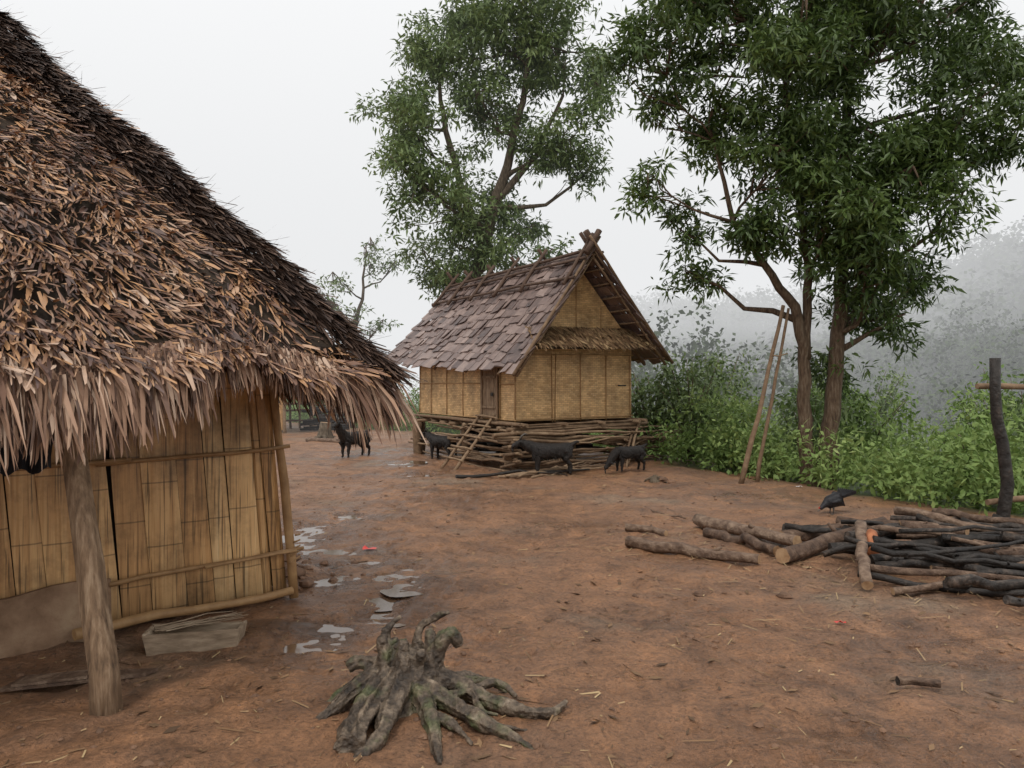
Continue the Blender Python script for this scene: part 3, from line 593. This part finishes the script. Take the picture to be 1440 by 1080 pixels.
zB=h1(4.74,12.4)
lobB=[(4.24,6.64,1.3),(5.9,6.98,1.45),(3.1,6.2,.95),(2.3,6.7,.8),(2.7,7.7,1.0),(6.75,5.6,.85),(5.15,4.86,1.2),(3.75,4.65,.8),(2.65,3.95,.45),(2.95,3.3,.3),(6.0,3.6,.8),(5.6,2.85,.5),(4.6,3.6,.6,-.5),(5.1,8.2,1.5),(6.8,7.3,1.0),(7.3,6.3,.65),(5.12,1.75,.28),(4.2,5.6,.8),(6.1,4.9,.9),(3.4,8.2,.9),(3.3,5.5,.55),(5.9,2.5,.38),(7.35,5.2,.45),(4.0,3.9,.5,-.3),(5.3,3.6,.65,-.6),(2.1,5.9,.4),(5.0,4.1,.7,-.7),(5.6,4.4,.8,-.7),(6.5,4.2,.5),(4.5,4.5,.6,-.6),(5.25,2.95,.45,-.5),(6.6,3.2,.35),(3.6,3.7,.3),(2.2,4.6,.35)]
build_tree('broadleaf_tree',[
 ([(4.66,12.4,zB-.2),(4.58,12.4,.6),(4.55,12.4,1.9),(4.38,12.35,2.7),(3.9,12.3,3.35),(3.4,12.2,4.0),(3.1,12.2,5.2)],[.16,.11,.09,.075,.055,.04,.025]),
 ([(4.86,12.45,zB-.2),(4.97,12.45,.7),(5.08,12.45,2.0),(5.2,12.5,3.4),(5.2,12.5,5.0),(5.3,12.5,6.8),(5.2,12.5,8.2)],[.19,.13,.11,.09,.075,.055,.03]),
 ([(4.55,12.4,1.9),(4.6,12.4,3.3),(4.4,12.4,4.8),(4.2,12.4,6.6)],[.07,.06,.05,.03])],
 lobB,m_leafB,m_barkB,14.5,13,14,.06,.15,.021,.8,21,limb_r=.06,subr=.17)
lobA=[(-1.8,9.5,1.15),(-.4,10.3,1.5),(1.4,9.9,1.25),(-2.55,7.9,1.0),(-3.1,8.6,.65),(-.6,8.3,1.2),(1.45,7.6,1.0),(-1.9,6.1,1.05),(-.5,6.1,.85),(-2.1,4.7,.75),(-1.2,4.9,.8),(.4,5.5,.55),(.4,11.2,1.4),(2.1,9.0,.7),(1.9,6.9,.45),(-1.4,4.0,.6),(.9,4.8,.4),(.6,7.2,.6),(-2.8,6.9,.6),(-1.5,11.0,.8),(-.3,4.7,.6)]
build_tree('broadleaf_tree.001',[
 ([(-1.1,20.4,h1(-1.1,20.4)-.3),(-1.05,20.4,2),(-.95,20.4,4.2),(-.55,20.3,5.6),(-.15,20.3,7.0),(.3,20.3,8.6),(.5,20.3,10.5)],[.24,.19,.17,.14,.11,.08,.04]),
 ([(-.75,20.4,4.9),(-1.3,20.4,6.6),(-1.8,20.4,8.4),(-1.9,20.4,9.6)],[.11,.09,.06,.03]),
 ([(-.4,20.3,6.1),(.6,20.3,7.3),(1.3,20.3,8.8)],[.10,.07,.04])],
 lobA,m_leafA,m_bark,13,12,12,.08,.18,.028,.8,22,limb_r=.08,subr=.22)
zC=h1(-5.4,26.5)
build_tree('slender_tree',[([(-5.4,26.5,zC-.2),(-5.35,26.5,1.5),(-5.2,26.5,3.2),(-4.95,26.5,4.6),(-4.85,26.5,6.0)],[.11,.09,.07,.045,.02])],
 [(-5.7,4.9,.5),(-4.7,5.3,.5),(-5.2,3.6,.5),(-4.4,3.4,.4),(-5.9,4.0,.4),(-4.8,6.1,.5),(-4.0,5.4,.35),(-5.0,2.7,.35),(-6.2,4.4,.3)],m_leafA,m_bark,9,6,8,.07,.16,.028,.4,23,limb_r=.035,twigs=26)
R=np.random.default_rng(40)

# ------------------------------------------------------------ undergrowth, shrubs, forest
def veg():
    n=17000; y=6+34*R.random(n); x=-12+42*R.random(n)
    e=edge(x,y); k=(e>.15)&(e<17)&(np.abs(x)<.72*y+2)
    x,y,e=x[k],y[k],e[k]
    pr=R.random(len(x)); k=pr<np.where(e<5,.62,.36); x,y,e=x[k],y[k],e[k]
    h=1.15*(.25+.85*R.random(len(x))**1.8)*(.6+.5*np.clip(e,0,1.2))*(1+1.3*(vn(x,y,.35,20))+.5*vn(x,y,1.1,21))
    z=H(x,y); n=len(x); C=[]; br=R.random(n); CR=[]
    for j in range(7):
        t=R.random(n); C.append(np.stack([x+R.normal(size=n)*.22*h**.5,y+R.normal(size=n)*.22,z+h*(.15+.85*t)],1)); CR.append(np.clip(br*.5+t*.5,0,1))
    return np.concatenate(C),np.concatenate(CR)
C,CR=veg(); pm=R.permutation(len(C)); C=C[pm]; CR=CR[pm]
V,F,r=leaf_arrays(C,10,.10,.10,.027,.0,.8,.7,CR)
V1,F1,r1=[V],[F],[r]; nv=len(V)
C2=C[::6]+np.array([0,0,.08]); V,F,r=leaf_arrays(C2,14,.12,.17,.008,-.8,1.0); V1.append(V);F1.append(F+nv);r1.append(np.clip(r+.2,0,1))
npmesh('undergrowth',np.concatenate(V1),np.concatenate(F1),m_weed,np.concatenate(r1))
def shrub(name,x,y,h,r,seed,mat=m_weed,n=60,L=.13,W=.03):
    global R
    R=np.random.default_rng(seed); root=empty(name,(x,y,h1(x,y))); mb=MB(); C=[]
    for k in range(9):
        a=R.random()*6.28; q=r*R.random()**.5; top=Vector((math.cos(a)*q,math.sin(a)*q,h*(.6+.4*R.random()))); mb.tube([(0,0,-.1),top*.5+Vector((0,0,.1*h)),top],[.025,.016,.006],6)
        for j in range(n//9): t=.35+.65*R.random(); C.append(np.array(top)*t+R.normal(size=3)*.14*np.array([1,1,.8]))
    V,F,rr=leaf_arrays(np.array(C),26,.12,L,W,.3,.8); mb.obj('stems',m_bark,root,True); npmesh('foliage',V,F,mat,rr,parent=root)
shrub('shrub',3.65,16.2,2.3,.7,1,m_leafA,80); shrub('shrub',2.95,16.8,1.8,.6,2,m_leafA,60); shrub('shrub',4.6,17.5,1.5,.9,3,m_weed,70); shrub('shrub',8.9,13.6,2.3,.8,4,m_leafA,80)
shrub('shrub',10.2,16,2.5,1.2,5,m_weed,90); shrub('shrub',7.8,18,2.1,1.2,6,m_weed,90); shrub('shrub',6.9,11.9,1.2,.7,7,m_weed,60); shrub('shrub',4.1,14.6,.9,.5,8,m_weed,50); shrub('shrub',-2.4,24.5,1.5,1.0,9,m_weed,80); shrub('shrub',-6.3,28.5,1.7,1.2,10,m_weed,80); shrub('shrub',4.25,13.7,.6,.4,11,m_weed,40); shrub('shrub',5.5,14.8,1.7,.6,12,m_leafA,60); shrub('shrub',9.5,22,2.8,1.4,13,m_leafA,90); shrub('shrub',14,24,3.0,1.6,14,m_leafA,90); shrub('shrub',6.4,16.5,1.9,.9,15,m_weed,80); shrub('shrub',5.0,20,2.6,1.1,16,m_leafA,90)
R=np.random.default_rng(50)
def forest():
    n=6500; y=40+150*R.random(n); x=-10+160*R.random(n)
    k=(np.abs(x)<.8*y+6)&(x>4+.05*(y-34)); x,y=x[k],y[k]; n=len(x); z=H(x,y)
    big=R.random(n); r=.9+2.6*big**2.2; hh=r*(.9+1.0*R.random(n)); C=[];CR=[]
    tr=R.random(n)
    for j in range(14):
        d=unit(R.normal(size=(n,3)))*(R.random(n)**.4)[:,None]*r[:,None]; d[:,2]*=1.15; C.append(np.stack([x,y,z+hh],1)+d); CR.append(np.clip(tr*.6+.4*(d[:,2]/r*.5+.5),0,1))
    return np.concatenate(C),np.concatenate(CR)
C,CR=forest(); near=C[:,1]<75
V,F,r=leaf_arrays(C[near],24,.38,.32,.11,.2,.8,.7,CR[near]); V2,F2,r2=leaf_arrays(C[~near],10,.6,.7,.26,.2,.8,.7,CR[~near])
npmesh('hillside_forest',np.concatenate([V,V2]),np.concatenate([F,F2+len(V)]),m_forest,np.concatenate([r,r2]))

# ------------------------------------------------------------ leaning poles, black post + rail
mb=MB(); mb.crook((3.44,12.0,-.05),(4.17,12.25,2.72),.042,.028,8,.012,8,rv=.5); mb.crook((3.72,12.1,-.05),(4.27,12.3,2.68),.032,.022,8,.014,8,rv=.4); mb.crook((3.95,12.1,1.95),(4.22,12.2,1.98),.012,.01,3,.01,6)
mb.obj('leaning_poles',m_pole,None,True)
mb=MB()
mb.tube([(4.86,7.86,-.2),(4.86,7.86,.25),(4.90,7.86,.55),(4.85,7.86,.95),(4.79,7.86,1.2),(4.77,7.86,1.5),(4.77,7.86,1.80)],[.07,.062,.06,.058,.055,.05,.05],14,.04,flute=.06)
mb.obj('charred_post',m_char,None,True)
mb=MB(); mb.crook((4.7,8.05,1.52),(7.2,8.6,1.50),.028,.03,7,.01,8,rv=.5); mb.crook((7.1,8.6,-.3),(7.12,8.6,1.7),.05,.045,5,.01,8); mb.crook((4.75,7.95,.36),(7.2,8.5,.40),.03,.03,7,.012,8,rv=.3); mb.obj('fence_rail',m_pole,None,True)

# ------------------------------------------------------------ firewood
def knots(mb,P,r,n=3):
    for k in range(n):
        q=P[R.integers(1,len(P)-1)]; d=Vector(R.normal(size=3)); d.z=abs(d.z); d.normalize(); mb.tube([q,q+d*r*1.2,q+d*r*(1.6+1.0*R.random())],[r*.42,r*.32,r*.22],7,.08,rv=.4)
def log(name,a,b,r0,r1,mat,seg=9,wob=.014,cut=m_cut,sides=14):
    mb=MB(); P=mb.crook(a,b,r0,r1,seg,wob,sides,.03,mi=0,capmi=1,flute=.06); knots(mb,P,r0,1); return mb.obj(name,[mat,cut],None,True)
fw=empty('firewood_pile',(3.6,7.1,0))
def plog(a,b,r0,r1,mat=m_log,cut=m_cut,wob=.012,seg=9,kn=1):
    mb=MB(); o_=Vector((3.6,7.1,0)); P=mb.crook(Vector(a)-o_,Vector(b)-o_,r0,r1,seg,wob,11,.03,mi=0,capmi=1,flute=.07)
    if kn: knots(mb,P,r0,kn)
    mb.obj('log',[mat,cut],fw,True)
log('firewood_log',(1.10,7.55,.05),(2.13,6.85,.04),.055,.042,m_log); log('firewood_log',(2.0,8.55,.08),(2.62,7.30,.10),.068,.058,m_log); log('firewood_log',(1.95,8.0,.05),(2.38,7.15,.05),.05,.045,m_log); log('firewood_log',(1.2,8.35,.03),(1.55,8.0,.04),.042,.03,m_log,6)
plog((2.33,6.85,.07),(3.55,7.65,.20),.066,.058,m_log); plog((2.66,5.95,.05),(3.2,7.3,.26),.040,.048,m_log); plog((2.75,8.1,.06),(3.6,7.8,.10),.055,.05,m_char,m_char); plog((2.9,8.2,.06),(3.9,7.9,.12),.05,.045)
plog((2.55,7.5,.10),(3.7,7.9,.18),.055,.045); plog((3.0,7.1,.18),(4.3,7.6,.24),.05,.045,m_char,m_char); plog((3.2,7.8,.20),(3.95,6.9,.27),.05,.04); plog((2.8,7.0,.10),(3.9,6.9,.20),.05,.045,m_char,m_char)
plog((3.06,6.72,.13),(3.14,6.95,.25),.055,.045,m_orange,m_orange,.005,3,0)
for k in range(105):
    cx=3.5+R.random()*1.7; cy=7.5-R.random()*1.75-.15*(cx-3.5); hz=.04+.30*R.random()*math.exp(-((cx-4.2)**2+(cy-6.9)**2)/1.1)
    a=math.radians(R.choice([-62,-48,-38,-30,-18,0,16])+R.normal()*11); l=.4+.8*R.random(); d=Vector((math.cos(a),math.sin(a),R.normal()*.06))*l
    c=Vector((cx,cy,hz)); r_=.015+.026*R.random(); br=R.random()<.25; plog(c-d,c+d,r_,r_*.6,m_log if br else m_char,m_cut if br else m_char,.025,9,1)
log('log_stub',(2.0,4.12,.03),(2.2,4.08,.03),.023,.02,m_log,5,.006,m_char)
log('dry_stick',(1.62,9.7,.03),(1.95,8.9,.03),.012,.008,m_log,6,.02)

# ------------------------------------------------------------ foreground stump with roots
def stump():
    mb=MB(); n0=18
    for k in range(11):
        a=k*6.283/11+.2+R.normal()*.10; rr=.105+.015*R.normal(); hh=.24+.12*R.random()
        mb.tube([(math.cos(a)*(rr+.10),math.sin(a)*(rr+.10),-.06),(math.cos(a)*(rr+.05),math.sin(a)*(rr+.05),.05),(math.cos(a)*(rr+.01),math.sin(a)*(rr+.01),.14),(math.cos(a)*rr,math.sin(a)*rr,hh*.8),(math.cos(a)*rr*1.08+R.normal()*.015,math.sin(a)*rr*1.05+R.normal()*.015,hh)],[.075,.060,.050,.040,.020],n0,.02,flute=.07)
    mb.tube([(0,0,-.08),(0,0,.1),(.01,0,.25)],[.16,.13,.10],16,.05)
    roots=[([(-.02,0,.14),(.18,-.02,.13),(.38,-.10,.06),(.55,-.20,.05),(.68,-.22,.05),(.76,-.12,.06)],.055,.015),
           ([(.05,-.08,.14),(.22,-.2,.08),(.38,-.34,.05),(.50,-.42,.03),(.6,-.5,.0)],.05,.012),
           ([(.05,-.1,.12),(.12,-.28,.07),(.16,-.42,.03),(.2,-.62,.0)],.05,.014),
           ([(-.02,-.1,.16),(-.06,-.28,.08),(-.08,-.45,.04),(-.16,-.6,.0)],.06,.022),
           ([(-.08,-.08,.18),(-.16,-.22,.10),(-.20,-.42,.05),(-.19,-.56,.05)],.06,.058),
           ([(-.1,-.02,.2),(-.24,-.10,.12),(-.33,-.18,.06),(-.42,-.24,.0)],.055,.02),
           ([(-.1,.02,.16),(-.26,.02,.10),(-.36,-.02,.04),(-.44,-.06,-.02)],.05,.018),
           ([(.08,0,.13),(.26,.10,.08),(.40,.10,.07),(.48,.05,.03)],.04,.014),
           ([(.30,-.06,.09),(.38,.0,.10),(.46,-.02,.10),(.52,-.06,.06)],.022,.010),
           ([(.1,.02,.12),(.28,.22,.05),(.36,.3,.0)],.04,.014),
           ([(0,.1,.2),(.03,.16,.33),(.10,.15,.38),(.18,.12,.42)],.026,.009),
           ([(-.1,.02,.22),(-.13,.05,.33),(-.10,.06,.38),(-.06,.08,.41)],.026,.009),
           ([(-.12,-.02,.18),(-.24,-.02,.22),(-.30,-.04,.20)],.04,.024),
           ([(.10,0,.2),(.16,.0,.32),(.20,.0,.35),(.235,.02,.29)],.045,.026),
           ([(.20,-.14,.1),(.30,-.10,.10),(.36,-.22,.06),(.44,-.24,.05)],.026,.010),
           ([(.22,-.2,.07),(.33,-.24,.07),(.44,-.33,.04),(.57,-.34,.02)],.024,.008),
           ([(.10,-.24,.07),(.24,-.36,.05),(.33,-.47,.02)],.026,.010)]
    for P,r0,r1 in roots:
        P=[Vector(p) for p in P]; n=len(P)
        Q=[];RR_=[]
        for i_ in range(n-1):
            p0=P[max(i_-1,0)];p1=P[i_];p2=P[i_+1];p3=P[min(i_+2,n-1)]
            for t in (0,.25,.5,.75):
                Q.append(.5*((2*p1)+(p2-p0)*t+(2*p0-5*p1+4*p2-p3)*t*t+(3*p1-p0-3*p2+p3)*t**3)); tt=(i_+t)/(n-1); RR_.append((r0+(r1-r0)*tt)*(1+.05*R.normal()))
        Q.append(P[-1]); RR_.append(r1); mb.tube(Q,RR_,n0,.02,flute=.11)
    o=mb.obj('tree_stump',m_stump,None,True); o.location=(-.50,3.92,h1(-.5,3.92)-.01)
    md=o.modifiers.new('r','REMESH'); md.mode='VOXEL'; md.voxel_size=.0055; md.use_smooth_shade=True
    t1=bpy.data.textures.new('t1','CLOUDS'); t1.noise_scale=.09; t1.noise_depth=2
    d=o.modifiers.new('d','DISPLACE'); d.texture=t1; d.strength=.03; d.mid_level=.5
    t2=bpy.data.textures.new('t2','CLOUDS'); t2.noise_scale=.016; t2.noise_depth=2
    d=o.modifiers.new('e','DISPLACE'); d.texture=t2; d.strength=.007; d.mid_level=.5
stump()
def small_stump(name,x,y,r,h):
    mb=MB(); z=h1(x,y); mb.tube([(x,y,z-.1),(x,y,z+.03),(x,y,z+h*.5),(x+.02,y,z+h)],[r*1.7,r*1.25,r,r*.9],12,.12,mi=0,capmi=1)
    for k in range(5): a=R.random()*6.28; mb.crook((x,y,z+.08),(x+math.cos(a)*r*3,y+math.sin(a)*r*3,z-.02),r*.45,r*.2,4,.01)
    mb.obj(name,[m_bark,m_cut],None,True)
small_stump('small_stump',-5.0,21.3,.16,.42); small_stump('small_stump',2.2,12.25,.06,.09); small_stump('small_stump',-4.2,20.5,.1,.12)
log('fallen_log',(-5.2,20.2,.04),(-3.9,19.6,.04),.06,.05,m_log)

mb=MB(); 
for k in range(9): mb.crook((-7.6+k*.3,25.2+R.normal()*.05,-.1),(-7.6+k*.3+R.normal()*.05,25.2,1.2+R.normal()*.12),.04,.035,4,.01,7)
for z in (.25,.55,.85,1.1): mb.crook((-8.2,25.1,z),(-5.1,25.1,z+R.normal()*.08),.035,.03,6,.02,7)
mb.obj('log_fence',m_pole,None,True)
sh=empty('bamboo_shed',(-8.0,24.0,0))
mb=MB()
for k in range(18): slat(mb,-.8+k*.12,-.8+k*.12+.115,-.9,2.0,2.0,.1,0)
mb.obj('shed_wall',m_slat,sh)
mb=MB(); mb.hexa([(-1.2,-1.3,1.45),(1.7,-1.3,1.45),(1.7,.6,2.4),(-1.2,.6,2.4),(-1.2,-1.3,1.57),(1.7,-1.3,1.57),(1.7,.6,2.52),(-1.2,.6,2.52)]); mb.hexa([(-1.2,2.5,1.45),(-1.2,.61,2.4),(1.7,.61,2.4),(1.7,2.5,1.45),(-1.2,2.5,1.57),(-1.2,.61,2.52),(1.7,.61,2.52),(1.7,2.5,1.57)]); mb.obj('shed_roof',m_under,sh)
mb=MB()
for (x,y) in ((-.9,-.85),(1.4,-.85),(-.9,2.2),(1.4,2.2)): mb.crook((x,y,-.2),(x,y,1.6),.06,.05,4,.01,8)
mb.obj('shed_posts',m_pole,sh,True)
mb=MB()
for k in range(14): mb.crook((-5.9-.6*R.random(),24.2,.05+.05*k),(-5.2+.4*R.random(),24.4,.06+.05*k),.04,.03,3,.01,7)
mb.obj('stacked_firewood',m_char,None,True)

# ------------------------------------------------------------ animals
def skinobj(name,verts,edges,radii,mat,parent,root=0,sub=2):
    me=bpy.data.meshes.new(name); me.from_pydata(verts,edges,[]); me.materials.append(mat); o=link(bpy.data.objects.new(name,me),parent)
    md=o.modifiers.new('skin','SKIN'); md.use_smooth_shade=True; md.branch_smoothing=.6
    for i_,r in enumerate(radii):
        sv=me.skin_vertices[0].data[i_]; sv.radius=r if isinstance(r,tuple) else (r,r); sv.use_root=(i_==root)
    s_=o.modifiers.new('sub','SUBSURF'); s_.levels=sub; s_.render_levels=sub; return o
def goat(name,x,y,heading,sc=1.,head='up',turn=0.):
    root=empty(name,(x,y,h1(x,y)-.005),heading); root.scale=(sc,)*3
    v=[];e=[];r=[]
    def ch(pts,rad,start=None):
        prev=start
        for p,q in zip(pts,rad):
            v.append(p); r.append(q); i_=len(v)-1
            if prev is not None: e.append((prev,i_))
            prev=i_
        return prev
    ch([(-.30,0,.455),(-.16,0,.43),(0,0,.41),(.14,0,.42),(.25,0,.45)],[(.135,.145),(.165,.165),(.185,.175),(.175,.165),(.145,.135)])
    if head=='up': N_=[(.33,0,.55),(.40,.0+turn*.02,.655),(.445,turn*.05,.735)]; hd=Vector((.13*math.cos(turn),.13*math.sin(turn),-.06))
    elif head=='level': N_=[(.36,0,.50),(.44,0,.535),(.50,0,.555)]; hd=Vector((.13,0,-.07))
    else: N_=[(.35,0,.37),(.43,0,.26),(.48,0,.19)]; hd=Vector((.09,0,-.10))
    n3=ch(N_,[.105,.08,.068],4); H_=Vector(N_[2]); ch([tuple(H_+hd*.6),tuple(H_+hd*1.15)],[.05,.034],n3)
    ch([(-.41,0,.53),(-.46,0,.57),(-.50,0,.56)],[.035,.026,.014],0)
    for s_ in (1,-1):
        ch([(-.33,.095*s_,.36),(-.25,.10*s_,.28),(-.355,.10*s_,.18),(-.34,.10*s_,.06),(-.325,.10*s_,.016)],[.085,.062,.032,.024,.027],0)
        ch([(.23,.085*s_,.34),(.19,.09*s_,.26),(.21,.09*s_,.16),(.205,.09*s_,.05),(.22,.09*s_,.016)],[.072,.05,.032,.023,.027],3)
    o=skinobj('body',v,e,r,m_goat,root)
    t=bpy.data.textures.new('coat','CLOUDS'); t.noise_scale=.04; t.noise_depth=2; d=o.modifiers.new('c','DISPLACE'); d.texture=t; d.strength=.03
    rot=Matrix.Rotation(turn if head=='up' else 0,3,'Z')
    for s_ in (1,-1):
        b=H_+rot@Vector((-.005,.035*s_,.025)); mb=MB(); t=b+rot@Vector((-.03,.12*s_,-.02)); mb.tube([b,b.lerp(t,.5)+Vector((0,0,.01)),t],[.014,.028,.007],8); mb.obj('ear',m_goat,root,True)
        mb=MB(); b=H_+rot@Vector((.0,.02*s_,.05)); mb.tube([b,b+rot@Vector((-.03,.012*s_,.06)),b+rot@Vector((-.08,.03*s_,.10)),b+rot@Vector((-.13,.04*s_,.09))],[.016,.014,.01,.003],8); mb.obj('horn',m_horn,root,True)
    mb=MB(); b=H_+hd*1.0; mb.tube([b+Vector((0,0,-.02)),b+Vector((-.01,0,-.07)),b+Vector((-.015,0,-.11))],[.02,.014,.003],6); mb.obj('beard',m_goat,root,True)
    n=900; th=R.random(n)*2*math.pi; xx=-.36+.66*R.random(n); P=np.stack([xx,.125*np.cos(th),.43+.12*np.sin(th)],1)
    nn=np.stack([0*th,np.cos(th),np.sin(th)],1); D=unit(np.stack([-.4+R.normal(size=n)*.2,np.cos(th)*.4,-.7+R.normal(size=n)*.15],1)); blades(P,D,(.05,.09),(.003,.006),.02,m_goat,'coat_hair',root,nn)
goat('black_goat',-3.25,16.3,math.radians(232),.98,'up',.4)
goat('black_goat.001',-1.42,16.0,math.radians(140),.9,'level')
goat('black_goat.002',.62,13.15,math.radians(183),.98,'level')
goat('black_goat.003',1.98,13.6,math.radians(205),.80,'down')
def hen(x,y,hd):
    root=empty('black_hen',(x,y,h1(x,y)),hd)
    v=[(-.02,0,.15),(-.09,0,.175),(-.14,0,.21),(.06,0,.135),(.10,0,.115),(.135,0,.085),(.16,0,.06)]; e=[(0,1),(1,2),(0,3),(3,4),(4,5),(5,6)]; r=[(.075,.085),(.06,.065),(.032,.032),(.06,.065),(.038,.038),(.025,.025),(.022,.022)]
    skinobj('body',v,e,r,m_hen,root)
    mb=MB()
    for k in range(9):
        t=(k-4)*.09; mb.hexa([(-.11,t*.15-.006,.19),(-.11,t*.15+.006,.19),(-.10,t*.15+.006,.215),(-.10,t*.15-.006,.215),(-.22,t*.4-.004,.255+.02*R.random()),(-.22,t*.4+.004,.25),(-.20,t*.4+.004,.29),(-.20,t*.4-.004,.29)])
    mb.obj('tail_feathers',m_hen,root)
    for s_ in (1,-1):
        mb=MB(); mb.tube([(-.10,.055*s_,.17),(-.03,.07*s_,.16),(.05,.055*s_,.14)],[.01,.035,.015],8); mb.obj('wing',m_hen,root,True)
        mb=MB(); mb.tube([(.0,.03*s_,.11),(.0,.03*s_,.05),(.005,.03*s_,.008)],[.02,.008,.006],6)
        for a in (-.6,0,.6): mb.tube([(.005,.03*s_,.008),(.005+.035*math.cos(a),.03*s_+.035*math.sin(a),.004)],[.005,.003],5)
        mb.obj('leg',m_horn,root,True)
    mb=MB(); mb.tube([(.17,0,.055),(.195,0,.035)],[.009,.002],6); mb.obj('beak',m_horn,root)
    mb=MB(); mb.tube([(.155,0,.085),(.17,0,.082),(.178,0,.07)],[.004,.01,.004],6); mb.obj('comb',m_red,root)
hen(3.72,9.25,math.radians(195))

# ------------------------------------------------------------ valley mist (absorbing volumes; added emission stands in for scattered light)
def mist(name,x0,x1,y0,y1,z0,z1,d,Lc):
    m=bpy.data.materials.new(name); m.use_nodes=True; n=m.node_tree; n.nodes.clear(); o=n.nodes.new('ShaderNodeOutputMaterial'); ab=n.nodes.new('ShaderNodeVolumeAbsorption'); em=n.nodes.new('ShaderNodeEmission'); ad=n.nodes.new('ShaderNodeAddShader')
    ab.inputs['Color'].default_value=(0,0,0,1); ab.inputs['Density'].default_value=d; em.inputs['Color'].default_value=(*Lc,1); em.inputs['Strength'].default_value=d
    n.links.new(ab.outputs[0],ad.inputs[0]); n.links.new(em.outputs[0],ad.inputs[1]); n.links.new(ad.outputs[0],o.inputs['Volume'])
    mb=MB(); mb.box(x0,x1,y0,y1,z0,z1); mb.obj(name,m)
mist('valley_mist',-300,320,19,420,-40,60,.0055,(.80,.81,.82))
mist('low_cloud',-280,300,66,400,6,58,.0062,(.88,.885,.895))

# ------------------------------------------------------------ world, sun, camera
w=bpy.data.worlds.new('World'); S.world=w; w.use_nodes=True; n=w.node_tree; bg=n.nodes['Background']
sk=n.nodes.new('ShaderNodeTexSky'); sk.sky_type='NISHITA'; sk.sun_disc=False; sk.sun_elevation=math.radians(58); sk.sun_rotation=math.radians(200); sk.dust_density=4
mx=n.nodes.new('ShaderNodeMix'); mx.data_type='RGBA'; mx.inputs[0].default_value=.93; mx.inputs[7].default_value=(11.9,11.9,11.9,1)
n.links.new(sk.outputs[0],mx.inputs[6]); n.links.new(mx.outputs[2],bg.inputs[0]); bg.inputs[1].default_value=.1
sd=bpy.data.lights.new('sun','SUN'); sd.energy=1.5; sd.angle=math.radians(16); sd.color=(1,.96,.90); so=link(bpy.data.objects.new('sun',sd))
az=math.radians(200); el=math.radians(58); dv=Vector((math.sin(az)*math.cos(el),math.cos(az)*math.cos(el),math.sin(el))); so.rotation_euler=dv.to_track_quat('Z','Y').to_euler()
cd=bpy.data.cameras.new('camera'); cd.lens=28; cd.sensor_width=36; cd.clip_end=2000; co=link(bpy.data.objects.new('camera',cd)); co.location=(0,0,1.6); co.rotation_euler=(math.radians(90-.41),0,0); S.camera=co
